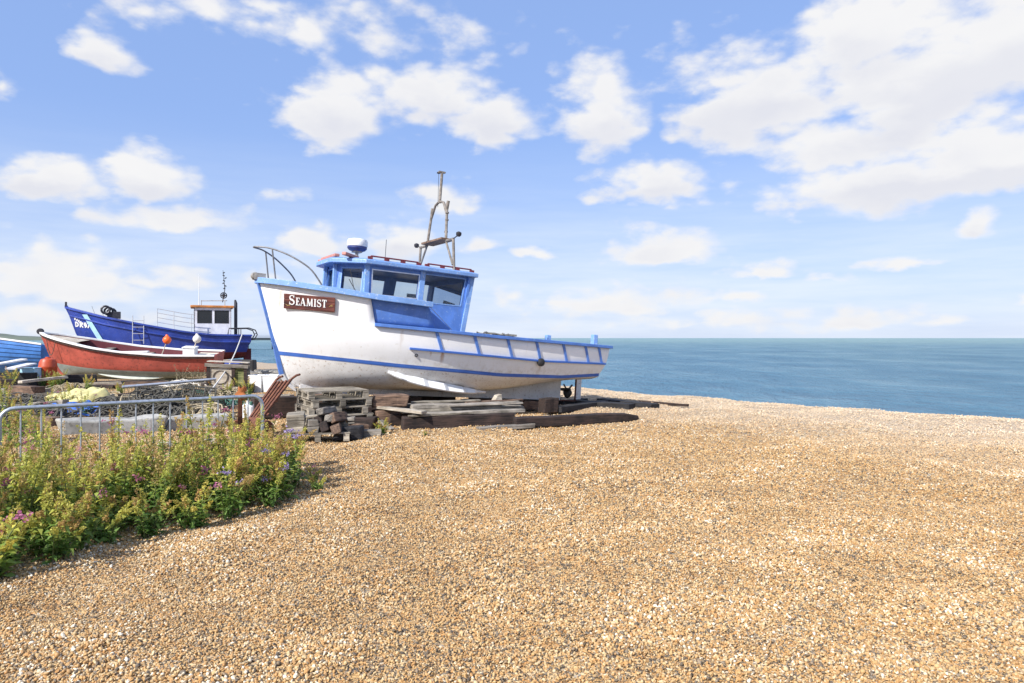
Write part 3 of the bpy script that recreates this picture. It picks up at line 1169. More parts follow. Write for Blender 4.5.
def seamist():
    M = boat_frame((-4.72, 13.0, 2.70), 2.08, PSI, PIT)
    root = thing('fishing_boat', 'white fishing boat with blue wheelhouse and SEAMIST nameboard propped on shingle', 'boat')
    root.matrix_world = M
    b = lambda x, y, z: (-x, y, z)
    zs = [(0.4, .73), (2.5, .62), (4.75, .54), (6.35, .56), (7.66, .66)]
    off = lambda d: [(x, z + d) for x, z in zs]
    rise = lambda z0, dz, x0=4.2: [(x, z0 + dz * sm((x - x0) / (7.6 - x0))) for x in np.linspace(0, 7.7, 40)]
    bowup = lambda tab, dz: [(x, z + dz * max(0, 1 - x / 2.2) ** 2) for x, z in tab]
    LV = [dict(z=bowup(rise(.10, .40), .0), xs=.80, xe=7.42, B=.045, e=.3, c=.0),
          dict(z=bowup(rise(.20, .33), .02), xs=.66, xe=7.44, B=.70, e=1.25, c=.30),
          dict(z=bowup(rise(.37, .19), .05), xs=.56, xe=7.46, B=.98, e=1.1, c=.28),
          dict(z=off(-.035), xs=.45, xe=7.52, B=1.115, e=.98, c=.26),
          dict(z=off(.035), xs=.43, xe=7.53, B=1.14, e=.95, c=.26),
          dict(z=[(.3, 1.08), (2.6, .96), (5.7, .88), (7.66, .91)], xs=.31, xe=7.60, B=1.25, e=.85, c=.23),
          dict(z=[(.2, 1.47), (2, 1.36), (3.1, 1.34), (4.5, 1.31), (7.7, 1.30)], xs=.19, xe=7.66, B=1.285, e=.79, c=.22)]
    top = dict(z=[(0, 2.05), (1, 1.955), (2, 1.865), (3, 1.82), (7.7, 1.75)], xs=0.0, xe=7.66, B=1.32, e=.75, c=.22)
    LV.append(top)
    KT = 7
    H = Hull(LV, 56, 3)
    UC = .235
    H.ulist = [UC * (i / 20) ** 1.3 for i in range(21)] + [UC + (1 - UC) * (i / 38) for i in range(1, 39)]
    H.cut = (UC, 6)
    mb = H.mesh([1, 1, 1, 0, 0, 0, 0], 0, 7, transom=0)
    H.cut = None
    hull = mb.build('hull', ['white_hull', 'white_bottom'], root, 50, fixn=False)
    H.weld(hull)
    hull.data.polygons.foreach_set('use_smooth', [True] * len(hull.data.polygons))
    hull.data.set_sharp_from_angle(angle=R(50))
    hull.modifiers.new('solid', 'SOLIDIFY').thickness = 0.045
    # raised bow bulwark
    def crv(x, v):
        a0, a, b_, b1 = (np.array(H.point(k, x)) for k in (5, 6, KT, KT))
        return .5 * (2 * a + (b_ - a0) * v + (2 * a0 - 5 * a + 4 * b_ - b1) * v * v + (-a0 + 3 * a - 3 * b_ + b1) * v ** 3)

    def topside(x0f, x1, inset=0.0, n=24):
        """columns between lower gunwale and upper rail"""
        cols = []
        for i in range(n + 1):
            t = i / n
            c = []
            for j in range(5):
                v = j / 4
                xa = (LV[6]['xs'] if x0f is None else x0f[0]) * (1 - v) + (0.0 if x0f is None else x0f[1]) * v
                xb = x1[0] * (1 - v) + x1[1] * v
                x = xa + (xb - xa) * (t ** 1.3 if x0f is None else t)
                q = crv(x, v)
                c.append((x, max(0, q[1] - inset), q[2]))
            cols.append(c)
        return cols
    for sg in (1, -1):
        pn = MB()
        pn.grid([[(-q[0], q[1] * sg, q[2]) for q in c] for c in topside((1.91, 1.76), (3.10, 2.90), 0.045, 10)], flip=(sg < 0))
        o = pn.build('side_panel', 'boat_blue', root, 50, fixn=False)
        md = o.modifiers.new('solid', 'SOLIDIFY')
        md.thickness = 0.04
        md.offset = -1
    # stem bar and keel
    stem = [(-.035, 2.09), (.215, 1.33), (.385, .78), (.52, .32), (.62, .16), (.80, .03), (1.0, -.005)]
    s = MB()
    for i in range(len(stem) - 1):
        (x0, z0), (x1, z1) = stem[i], stem[i + 1]
        w = .035
        vs = [b(x0 - .005, -w, z0), b(x0 - .005, w, z0), b(x0 + .065, w, z0 + .02), b(x0 + .065, -w, z0 + .02),
              b(x1 - .005, -w, z1), b(x1 - .005, w, z1), b(x1 + .065, w, z1 + .02), b(x1 + .065, -w, z1 + .02)]
        s.add(vs, [(0, 1, 2, 3), (4, 7, 6, 5), (0, 4, 5, 1), (1, 5, 6, 2), (2, 6, 7, 3), (3, 7, 4, 0)])
    s.m = [0] * 18 + [1] * (len(s.f) - 18)
    s.build('stem_post', ['boat_blue', 'white_bottom'], root)
    s = MB()
    N = 30
    for i in range(N):
        vs = []
        for x in (.9 + (7.02 - .9) * i / N, .9 + (7.02 - .9) * (i + 1) / N):
            zt = H.point(0, x)[2] + .05
            zb = -.005
            vs += [b(x, -.05, zb), b(x, .05, zb), b(x, .055, zt), b(x, -.055, zt)]
        s.add(vs, [(0, 4, 5, 1), (1, 5, 6, 2), (2, 6, 7, 3), (3, 7, 4, 0)] + ([(0, 1, 2, 3)] if i == 0 else []) + ([(4, 7, 6, 5)] if i == N - 1 else []))
    s.build('keel', 'white_bottom', root)
    # rudder, its post, shaft and propeller
    s = MB()
    s.box(b(7.585, 0, .27), (.15, .04, .5))
    s.build('rudder', 'white_bottom', root, bevel=.01)
    s = MB()
    s.tube([b(7.50, 0, .0), b(7.50, 0, .62)], .022)
    s.box(b(7.33, 0, -.012), (.66, .06, .03))
    s.build('rudder_post', 'rust', root)
    pr = MB()
    pr.tube([b(6.9, 0, .25), b(7.33, 0, .25)], [.03, .045], 10)
    for k in range(3):
        a0 = 2 * math.pi * k / 3 + .5
        P = []
        for i in range(6):
            r = .04 + .17 * i / 5
            wv = .10 * math.sin(math.pi * (0.25 + .7 * i / 5))
            row = []
            for j in (-1, 0, 1):
                ang = a0 + j * wv / r * .9
                row.append(b(7.27 + j * wv * .75, r * math.cos(ang), .25 + r * math.sin(ang)))
            P.append(row)
        pr.grid(P)
    o = pr.build('propeller', 'bronze', root, 40)
    md = o.modifiers.new('solid', 'SOLIDIFY')
    md.thickness = .012
    # rails: upper, lower, second, stripe
    for sg in (1, -1):
        s = MB()
        s.sweep(H.edge(KT, .0, 2.96, sg, 40, .035, .0), .055, .052)
        s.build('upper_rail', 'boat_blue_light', root, bevel=.008)
        s = MB()
        s.sweep(H.edge(6, 1.93, 7.70, sg, 40, .02, .0), .045, .032)
        s.build('gunwale_rail', 'boat_blue', root, bevel=.008)
        s = MB()
        s.sweep(H.edge(5, 2.62, 7.56, sg, 36, .02), .028, .022)
        s.build('rubbing_strake', 'stripe_blue', root, bevel=.006)
        st = MB()
        us = [0.002 + (i / 60) ** 1.3 * .996 for i in range(61)]
        P = []
        for u in us:
            r = H.rows(u, 3, 4)
            P.append([(-q[0] + (0.004 if u < .02 else 0), (q[1] + .005) * sg, q[2]) for q in r])
        st.grid(P, flip=(sg < 0))
        st.build('boot_stripe', 'stripe_blue', root, 60, fixn=False)
        # slanting ribs between the two rails
        for x in (3.1, 3.93, 4.72, 5.46, 6.2, 6.86, 7.28):
            s = MB()
            pts = []
            for j in range(5):
                v = j / 4
                xx = x + .17 * (1 - v)
                lo, hi = H.point(5, xx), H.point(6, xx)
                pts.append(Vector((-xx, (lo[1] * (1 - v) + hi[1] * v + .012) * sg, lo[2] * (1 - v) + hi[2] * v)))
            vs, fs = [], []
            for p in pts:
                vs += [p + Vector((-.03, .014 * sg, 0)), p + Vector((.03, .014 * sg, 0)), p + Vector((.03, -.02 * sg, 0)), p + Vector((-.03, -.02 * sg, 0))]
            for i in range(4):
                for k in range(4):
                    fs.append((i * 4 + k, i * 4 + (k + 1) % 4, i * 4 + 4 + (k + 1) % 4, i * 4 + 4 + k))
            s.add(vs, fs)
            s.build('rib', 'boat_blue', root)
        # bilge keel fin
        s = MB()
        vs, fs = [], []
        for i in range(21):
            t = i / 20
            x = 2.33 + 2.3 * t
            zf = .51 - .36 * t ** .85
            colm = H.rows((x - .55) / 6.9, 0, 3)
            q = min(colm, key=lambda c_: abs(c_[2] - max(zf + .04, .2)))
            hgt = .19 * math.sin(math.pi * min(1, (t + .02) ** .8)) ** .75 + .012
            base = Vector((-x, (q[1] - .03) * sg, zf))
            outv = Vector((0, .72 * sg, -.69)) * hgt
            tk = Vector((0, .012 * sg, .012))
            vs += [base - tk * 1.6, base + tk * 1.6, base + outv + tk, base + outv - tk]
        for i in range(20):
            for k in range(4):
                fs.append((i * 4 + k, i * 4 + (k + 1) % 4, i * 4 + 4 + (k + 1) % 4, i * 4 + 4 + k))
        fs += [(0, 1, 2, 3), (80, 83, 82, 81)]
        s.add(vs, fs)
        s.build('bilge_keel', 'white_paint', root)
    # transom rail and stern posts
    p = H.point(6, 7.66)
    s = MB()
    s.box(b(7.66, 0, 1.30), (.09, p[1] * 2, .07))
    s.build('transom_rail', 'boat_blue', root, bevel=.008)
    for (x, y) in ((7.25, .93), (7.25, -.93)):
        s = MB()
        s.box(b(x, y, 1.42), (.12, .12, .28))
        s.build('stern_post', 'boat_blue_light', root, bevel=.012)
    # fittings on the port side
    q = H.point(5, 5.62)
    s = MB()
    s.lathe([(.075, -.02), (.085, .0), (.085, .05), (.05, .075), (.02, .08)], 14, M=Matrix.Translation(b(5.62, q[1] + .02, q[2] - .03)) @ Matrix.Rotation(R(-90), 4, 'X'))
    s.build('rubber_plug', 'black_rubber', root, 40)
    q = H.rows(.30, 4, 5)
    for (u, r) in ((.335, .032),):
        q = H.rows(u, 4, 5)[2]
        s = MB()
        s.lathe([(r, -.02), (r, .014), (r * .6, .016), (r * .55, -.01)], 14, M=Matrix.Translation((-q[0], q[1], q[2])) @ Matrix.Rotation(R(-90), 4, 'X'))
        s.build('exhaust_outlet', 'dark_metal', root, 40)
    # decks
    def deck(name, x0, x1, zf, k, inset, m):
        s = MB()
        P = []
        for i in range(25):
            x = x0 + (x1 - x0) * i / 24
            y = max(.01, H.point(k, x)[1] - inset)
            P.append([(-x, -y, zf(x)), (-x, -y * .4, zf(x) + .03), (-x, y * .4, zf(x) + .03), (-x, y, zf(x))])
        s.grid(P)
        return s.build(name, m, root)
    deck('foredeck', .08, 3.0, lambda x: interp(top['z'], x) - .09, KT, .05, 'boat_blue_light')
    deck('cockpit_deck', 2.9, 7.5, lambda x: .84, 5, .04, 'deck_grey')
    s = MB()
    s.box(b(2.98, 0, 1.32), (.04, 2.3, .98))
    s.build('deck_bulkhead', 'boat_blue', root)
    # engine box inside the cockpit
    s = MB()
    s.box(b(5.2, 0, 1.02), (1.3, .8, .36))
    s.build('engine_box', 'white_paint', root, bevel=.02)
    # ---------------- wheelhouse
    pl = [(-1.34, .36), (-1.80, .86), (-2.93, .93), (-4.02, .95)]       # local x is minus the distance aft
    plan = [Vector((*p, 0)) for p in pl]
    mir = lambda p: Vector((p.x, -p.y, 0))
    faces = [('front', mir(plan[0]), plan[0]), ('quarter', plan[0], plan[1]), ('side', plan[1], plan[2]), ('aft_side', plan[2], plan[3]),
             ('quarter', mir(plan[1]), mir(plan[0])), ('side', mir(plan[2]), mir(plan[1])), ('aft_side', mir(plan[3]), mir(plan[2])), ('back', plan[3], mir(plan[3]))]
    ZT, lean = 2.52, .07

    def rake(vs):
        # uprights lean: the tops stand further aft than the feet
        out_ = []
        for x, y, z in vs:
            k = sm((-x - 1.9) / 2.0)
            out_.append((x + .17 * k * (2.52 - z), y, z))
        return out_
    ctr = Vector((-2.7, 0, 0))
    for nm, p0, p1 in faces:
        d = (p1 - p0).normalized()
        nrm = Vector((-d.y, d.x, 0))
        if nrm.dot(ctr - p0) < 0:
            p0, p1 = p1, p0
        z0 = 1.72 if nm in ('front', 'quarter', 'side') else .84
        L = (p1 - p0).length
        if nm == 'front':
            op = (.10, .90, 1.93, 2.42)
        elif nm == 'quarter':
            op = (.17, .80, 1.93, 2.42)
        elif nm == 'side':
            op = (.10, .93, 1.955, 2.41)
        elif nm == 'aft_side':
            op = (.05, .86, 1.90, 2.44)
        else:
            op = (.12, .88, 1.75, 2.40)
        ins = .0 if nm != 'aft_side' else .10
        s = MB()
        T = .05
        wall_piece(s, p0, p1, 0, 1, z0, op[2], T, lean, 1.7)
        wall_piece(s, p0, p1, 0, 1, op[3], ZT, T, lean, 1.7)
        wall_piece(s, p0, p1, 0, op[0], op[2] - .001, op[3] + .001, T, lean, 1.7)
        wall_piece(s, p0, p1, op[1], 1, op[2] - .001, op[3] + .001, T, lean, 1.7)
        s.v = rake(s.v)
        s.build('wall', 'boat_blue', root)
        # frame and pane
        dd = (p1 - p0).normalized()
        nn = Vector((-dd.y, dd.x, 0))
        fr = MB()
        fw = .022 / L
        off_ = -nn * .006
        for (a, c, e, g) in ((op[0] - fw, op[1] + fw, op[2] - .022, op[2]), (op[0] - fw, op[1] + fw, op[3], op[3] + .022),
                             (op[0] - fw, op[0], op[2], op[3]), (op[1], op[1] + fw, op[2], op[3])):
            wall_piece(fr, p0 + off_, p1 + off_, a, c, e, g, .012, lean, 1.7)
        fr.v = rake(fr.v)
        w = fr.build('window_frame', 'boat_blue_light' if nm != 'side' else 'alu', root)
        g = MB()
        a, c = lerp(p0, p1, op[0]), lerp(p0, p1, op[1])
        vs = []
        for z, pp in ((op[2], a), (op[2], c), (op[3], c), (op[3], a)):
            vs.append(Vector((pp.x, pp.y, z)) + nn * (lean * (z - 1.7) + .025))
        g.add(vs, [(0, 1, 2, 3)])
        g.v = rake(g.v)
        g.build('window_pane', 'glass', w, fixn=False)
    # broad light pillar trims on each corner of the near and far side
    for sg in (1, -1):
        for (p, w) in ((plan[1], .10), (plan[2], .11), (plan[3], .10), (plan[0], .07)):
            s = MB()
            q = Vector((p.x, p.y * sg, 0))
            vs = []
            for z in (1.78 if p is not plan[3] else 1.3, ZT):
                k = lean * (z - 1.7) * sg
                xr = .17 * sm((-p.x - 1.9) / 2.0) * (2.52 - z)
                for dx, dy in ((-w / 2, .028 * sg), (w / 2, .028 * sg), (w / 2, -.035 * sg), (-w / 2, -.035 * sg)):
                    vs.append((q.x + dx + xr, q.y + dy - k, z))
            s.add(vs, [(0, 1, 2, 3), (4, 7, 6, 5), (0, 4, 5, 1), (1, 5, 6, 2), (2, 6, 7, 3), (3, 7, 4, 0)])
            s.build('pillar', 'boat_blue_light', root, bevel=.008)
    # roof with overhang
    rp = [(-1.17, .34), (-1.20, .50), (-1.72, .97), (-2.93, 1.02), (-4.09, 1.03)]
    ring = [Vector((x, y, 0)) for x, y in rp] + [Vector((x, -y, 0)) for x, y in rp[::-1]]
    s = MB()
    n = len(ring)
    zr = lambda p: 2.505 + .03 * math.sin((p.x + 1.1) * .8)
    vs = [(p.x, p.y, 2.50) for p in ring] + [(p.x, p.y, 2.578) for p in ring] + [(p.x * .94 - .16, p.y * .8, 2.625) for p in ring]
    fs = [tuple(range(n - 1, -1, -1)), tuple(2 * n + i for i in range(n))]
    for i in range(n):
        j = (i + 1) % n
        fs += [(i, j, n + j, n + i), (n + i, n + j, 2 * n + j, 2 * n + i)]
    s.add(vs, fs)
    roof = s.build('roof', 'boat_blue_light', root, bevel=.012)
    # roof hand rails: faded red in front, maroon along the sides
    for sg in (1, -1):
        for (xa, xb) in ((1.80, 2.86), (2.98, 4.05)):
            s = MB()
            y = .86 * sg
            n_ = 4
            s.tube([b(xa, y, 2.62), b(xa + .05, y, 2.665), b(xb - .05, y, 2.665), b(xb, y, 2.62)], .015)
            for k in range(n_):
                x = xa + .03 + (xb - xa - .06) * k / (n_ - 1)
                s.box(b(x, y, 2.63), (.09, .04, .05))
            s.build('roof_handrail', 'maroon_rail', roof)
    s = MB()
    s.box(b(1.32, 0, 2.655), (.1, .9, .06))
    for sg in (1, -1):
        s.box(b(1.53, .61 * sg, 2.655), (.55, .09, .06), Matrix.Rotation(R(-44) * -sg, 3, 'Z'))
    s.build('roof_front_rail', 'faded_red', roof, bevel=.015)
    # inside: dash, back of the seat
    s = MB()
    s.box(b(1.78, 0, 1.75), (.5, 1.0, .3))
    s.build('dashboard', 'interior', root)
    s = MB()
    s.box(b(2.7, -.45, 1.62), (.12, .5, .7))
    s.build('seat', 'interior', root, bevel=.03)
    s = MB()
    s.tube([Vector(b(2.08 - .05 * math.sin(a), .2 + .19 * math.cos(a), 1.98 + .19 * math.sin(a))) for a in np.linspace(0, 6.283, 21)[:-1]], .014, 6, closed=True)
    for a in (0, 2.1, 4.2):
        s.tube([b(2.08, .2, 1.98), b(2.08 - .05 * math.sin(a), .2 + .19 * math.cos(a), 1.98 + .19 * math.sin(a))], .008, 5)
    s.build('steering_wheel', 'dark_metal', root)
    for (x, y, z, sx, sy, sz, m) in ((3.45, -.75, 2.02, .30, .02, .34, 'white_plastic'), (3.1, -.8, 1.95, .08, .06, .22, 'white_plastic'), (3.25, -.8, 1.95, .07, .06, .2, 'white_plastic'), (2.2, -.72, 1.93, .4, .1, .16, 'white_plastic')):
        s = MB()
        s.box(b(x, y, z), (sx, sy, sz))
        s.build('cabin_fitting', m, root, bevel=.008)
    s = MB()
    s.tube([b(1.52, .66, 2.40), b(1.60, .72, 2.02)], .006, 5)
    s.tube([b(1.52, .64, 2.20), b(1.62, .75, 1.99)], .008, 5)
    s.build('window_wiper', 'black_rubber', root)
    # radar dome on a stub
    s = MB()
    s.tube([b(1.76, .28, 2.6), b(1.76, .28, 2.80)], .035)
    s.box(b(1.76, .28, 2.79), (.16, .16, .03))
    rd = s.build('radar_bracket', 'steel_grey', roof)
    s = MB()
    T = Matrix.Translation(b(1.76, .28, 2.80)) @ Matrix.Scale(.93, 4)
    s.lathe([(.12, 0), (.17, .02), (.205, .06), (.205, .10)], 26, M=T)
    s.build('radar_base', 'navy_plastic', roof, 40)
    s = MB()
    s.lathe([(.207, .10), (.215, .12), (.215, .20), (.195, .245), (.12, .265), (.02, .27)], 26, M=T)
    s.build('radar_dome', 'white_plastic', roof, 50)
    s = MB()
    s.tube([b(2.42, .1, 2.6), b(2.42, .1, 3.15)], .006, 5)
    s.build('whip_aerial', 'dark_metal', roof)
    # goalpost mast
    s = MB()
    xm = 3.58
    rr = .03
    for sg in (1, -1):
        s.tube([b(xm + .03, .86 * sg, 2.6), b(xm, .80 * sg, 3.25)], rr)
        s.tube([b(xm, .80 * sg, 3.25), b(xm, .46 * sg, 3.25)], rr)
        s.tube([b(xm, .84 * sg, 2.72), b(xm, .46 * sg, 3.25)], rr * .75)
        s.tube([b(xm, .46 * sg, 3.25), b(xm + .02, .38 * sg, 3.86), b(xm + .02, .36 * sg, 4.06)], rr)
        s.tube([b(xm + .02, .37 * sg, 3.84), b(xm + .02, .20 * sg, 4.10), b(xm + .02, 0, 4.16)], rr * .9)
    s.tube([b(xm + .02, .42, 4.10), b(xm + .02, .36, 3.9)], .035)
    s.tube([b(xm + .02, 0, 4.12), b(xm + .03, 0, 4.78)], rr * 1.05)
    s.box(b(xm + .03, 0, 4.79), (.15, .06, .03))
    for z in (3.45, 3.7, 3.85):
        s.tube([b(xm + .02, .40, z - .015), b(xm + .02, .40, z + .015)], .04)
    s.build('mast_frame', 'mast_grey', roof, 40)
    s = MB()
    s.box(b(xm + .02, 0, 3.285), (.30, 1.0, .045))
    s.build('mast_platform', 'brown_wood', roof, bevel=.01)
    s = MB()
    s.tube([b(xm + .03, -.1, 4.05), b(xm + .03, -.16, 4.80)], .005, 5)
    s.box(b(xm + .03, -.17, 4.81), (.06, .05, .03))
    s.build('mast_aerial', 'dark_metal', roof)
    for sg in (1, -1):
        s = MB()
        s.tube([b(xm, .80 * sg, 3.25), b(xm, 1.02 * sg, 3.31)], .012, 6)
        s.lathe([(.03, -.05), (.055, -.02), (.055, .03), (.02, .05)], 12, M=Matrix.Translation(b(xm, 1.03 * sg, 3.32)))
        s.build('deck_light', 'dark_metal', roof, 40)
    # pulpit rail
    s = MB()
    zt = lambda x: interp(top['z'], x) + .03
    for sg in (1, -1):
        pts = [b(-.10, 0, 2.66), b(-.095, .06 * sg, 2.66), b(.10, .22 * sg, 2.65), b(.34, .40 * sg, 2.57), b(.58, .57 * sg, 2.44), b(.80, .69 * sg, 2.27), b(1.0, .77 * sg, zt(1.0))]
        # smooth the bend
        fine = []
        for i in range(len(pts) - 1):
            for j in range(4):
                t = j / 4
                p0, p1, p2, p3 = (Vector(pts[max(i - 1, 0)]), Vector(pts[i]), Vector(pts[i + 1]), Vector(pts[min(i + 2, len(pts) - 1)]))
                fine.append(.5 * (2 * p1 + (p2 - p0) * t + (2 * p0 - 5 * p1 + 4 * p2 - p3) * t * t + (3 * p1 - p0 - 3 * p2 + p3) * t ** 3))
        fine.append(Vector(pts[-1]))
        s.tube(fine, .015)
        s.tube([b(.16, .265 * sg, 2.635), b(.26, .28 * sg, zt(.26))], .014)
    s.build('pulpit_rail', 'rail_dark', root, 40)
    # bow fittings
    s = MB()
    s.lathe([(.055, -.07), (.065, -.05), (.05, 0), (.065, .05), (.055, .07)], 14, M=Matrix.Translation(b(-.06, .0, 2.13)) @ Matrix.Rotation(R(90), 4, 'X'))
    s.box(b(.02, .09, 2.12), (.2, .02, .12))
    s.box(b(.02, -.09, 2.12), (.2, .02, .12))
    s.build('anchor_roller', 'steel_grey', root, 40)
    s = MB()
    s.tube([b(.62, .1, 1.9), b(.62, .1, 2.1)], .04)
    s.tube([b(.62, -.02, 2.06), b(.62, .22, 2.06)], .025)
    s.build('mooring_cleat', 'steel_grey', root, 40)
    # nameboard following the port bow
    xa, xb = .43, 1.235
    mid = (xa + xb) / 2

    def side_pt(x, z):
        lo, hi = H.point(6, x), H.point(KT, x)
        v = (z - lo[2]) / (hi[2] - lo[2])
        q = crv(x, v)
        return Vector((-x, q[1], q[2]))
    zc = lambda x: 1.67 - .035 * (x - mid)
    hh = .14
    A, Bq = side_pt(xa, zc(xa)), side_pt(xb, zc(xb))
    Ab, At = side_pt(mid, zc(mid) - hh), side_pt(mid, zc(mid) + hh)
    ex = (Bq - A).normalized()
    ez = (At - Ab)
    ez = (ez - ex * ez.dot(ex)).normalized()
    en = ex.cross(ez)
    if en.y < 0:
        en = -en
    c0 = (A + Bq) / 2
    bulge = max((side_pt(x, zc(x)) - c0).dot(en) for x in np.linspace(xa, xb, 9))
    c0 = c0 + en * (bulge + .012)
    rotm = Matrix((ex, ez, en)).transposed()
    W = (Bq - A).length
    nb = MB()
    for k in range(3):
        nb.box((0, (k - 1) * hh * 2 / 3, 0), (W, hh * 2 / 3 - .006, .03))
    nb.box((0, 0, -.012), (W - .01, hh * 2 - .02, .03))
    board = nb.build('nameboard', 'sign_wood', root, bevel=.004)
    board.matrix_local = Matrix.Translation(c0) @ rotm.to_4x4()
    polys, tw = stroke_letters('SEAMIST', .15)
    scl = (W * .73) / tw
    pf = lambda u, v, d: (u * scl - W * .39, v * scl * 1.06 - .058, .016 + d)
    letter_mesh(polys, pf, .004).build('lettering', 'letter_white', board, fixn=True)
    pf2 = lambda u, v, d: (u * scl - W * .39 + .008, v * scl * 1.06 - .066, .0155 + d * .4)
    letter_mesh(polys, pf2, .003).build('lettering_shadow', 'letter_navy', board, fixn=True)
    s = MB()
    for k in range(3):
        s.tube([(W * (.39 + .02 * k), -.035 + .012 * k, .017), (W * (.42 + .01 * k), -.02 + .012 * k, .019), (W * (.455), -.03 + .012 * k, .017)], .004, 5)
    s.build('scroll_ornament', 'gold', board)
    s = MB()
    s.tube([(-W * .46, -.05, .017), (-W * .43, -.075, .019), (-W * .38, -.07, .017), (-W * .36, -.055, .017)], .004, 5)
    s.build('scroll_ornament', 'gold', board)
    s = MB()
    s.tube([b(2.94, 1.24, 1.80), b(3.55, 1.1, 1.36)], .005, 5)
    s.build('rigging_wire', 'steel_grey', root)
    return M


SEA = seamist()


# ------------------------------------------------------------------ the red open boat
def gunwale_cap(H, k, x0, x1, mat, root, w=.05, hh=.028, name='gunwale', out=.0, dz=.0):
    for sg in (1, -1):
        s = MB()
        s.sweep(H.edge(k, x0, x1, sg, 30, out, dz), w, hh)
        s.build(name, mat, root, bevel=.006)


def stem_bar(pts, mat, root, w=.04, d=.10, name='stem_post'):
    s = MB()
    for i in range(len(pts) - 1):
        (x0, z0), (x1, z1) = pts[i], pts[i + 1]
        vs = []
        for x, z in ((x0, z0), (x1, z1)):
            vs += [(-x, -w, z), (-x, w, z), (-x - d, w, z + .02), (-x - d, -w, z + .02)]
        s.add(vs, [(0, 1, 2, 3), (4, 7, 6, 5), (0, 4, 5, 1), (1, 5, 6, 2), (2, 6, 7, 3), (3, 7, 4, 0)])
    s.build(name, mat, root)


def finish_hull(H, mb, mats, root, thick=.04):
    o = mb.build('hull', mats, root, 50, fixn=False)
    H.weld(o)
    o.data.polygons.foreach_set('use_smooth', [True] * len(o.data.polygons))
    o.data.set_sharp_from_angle(angle=R(50))
    md = o.modifiers.new('solid', 'SOLIDIFY')
    md.thickness = thick
    return o


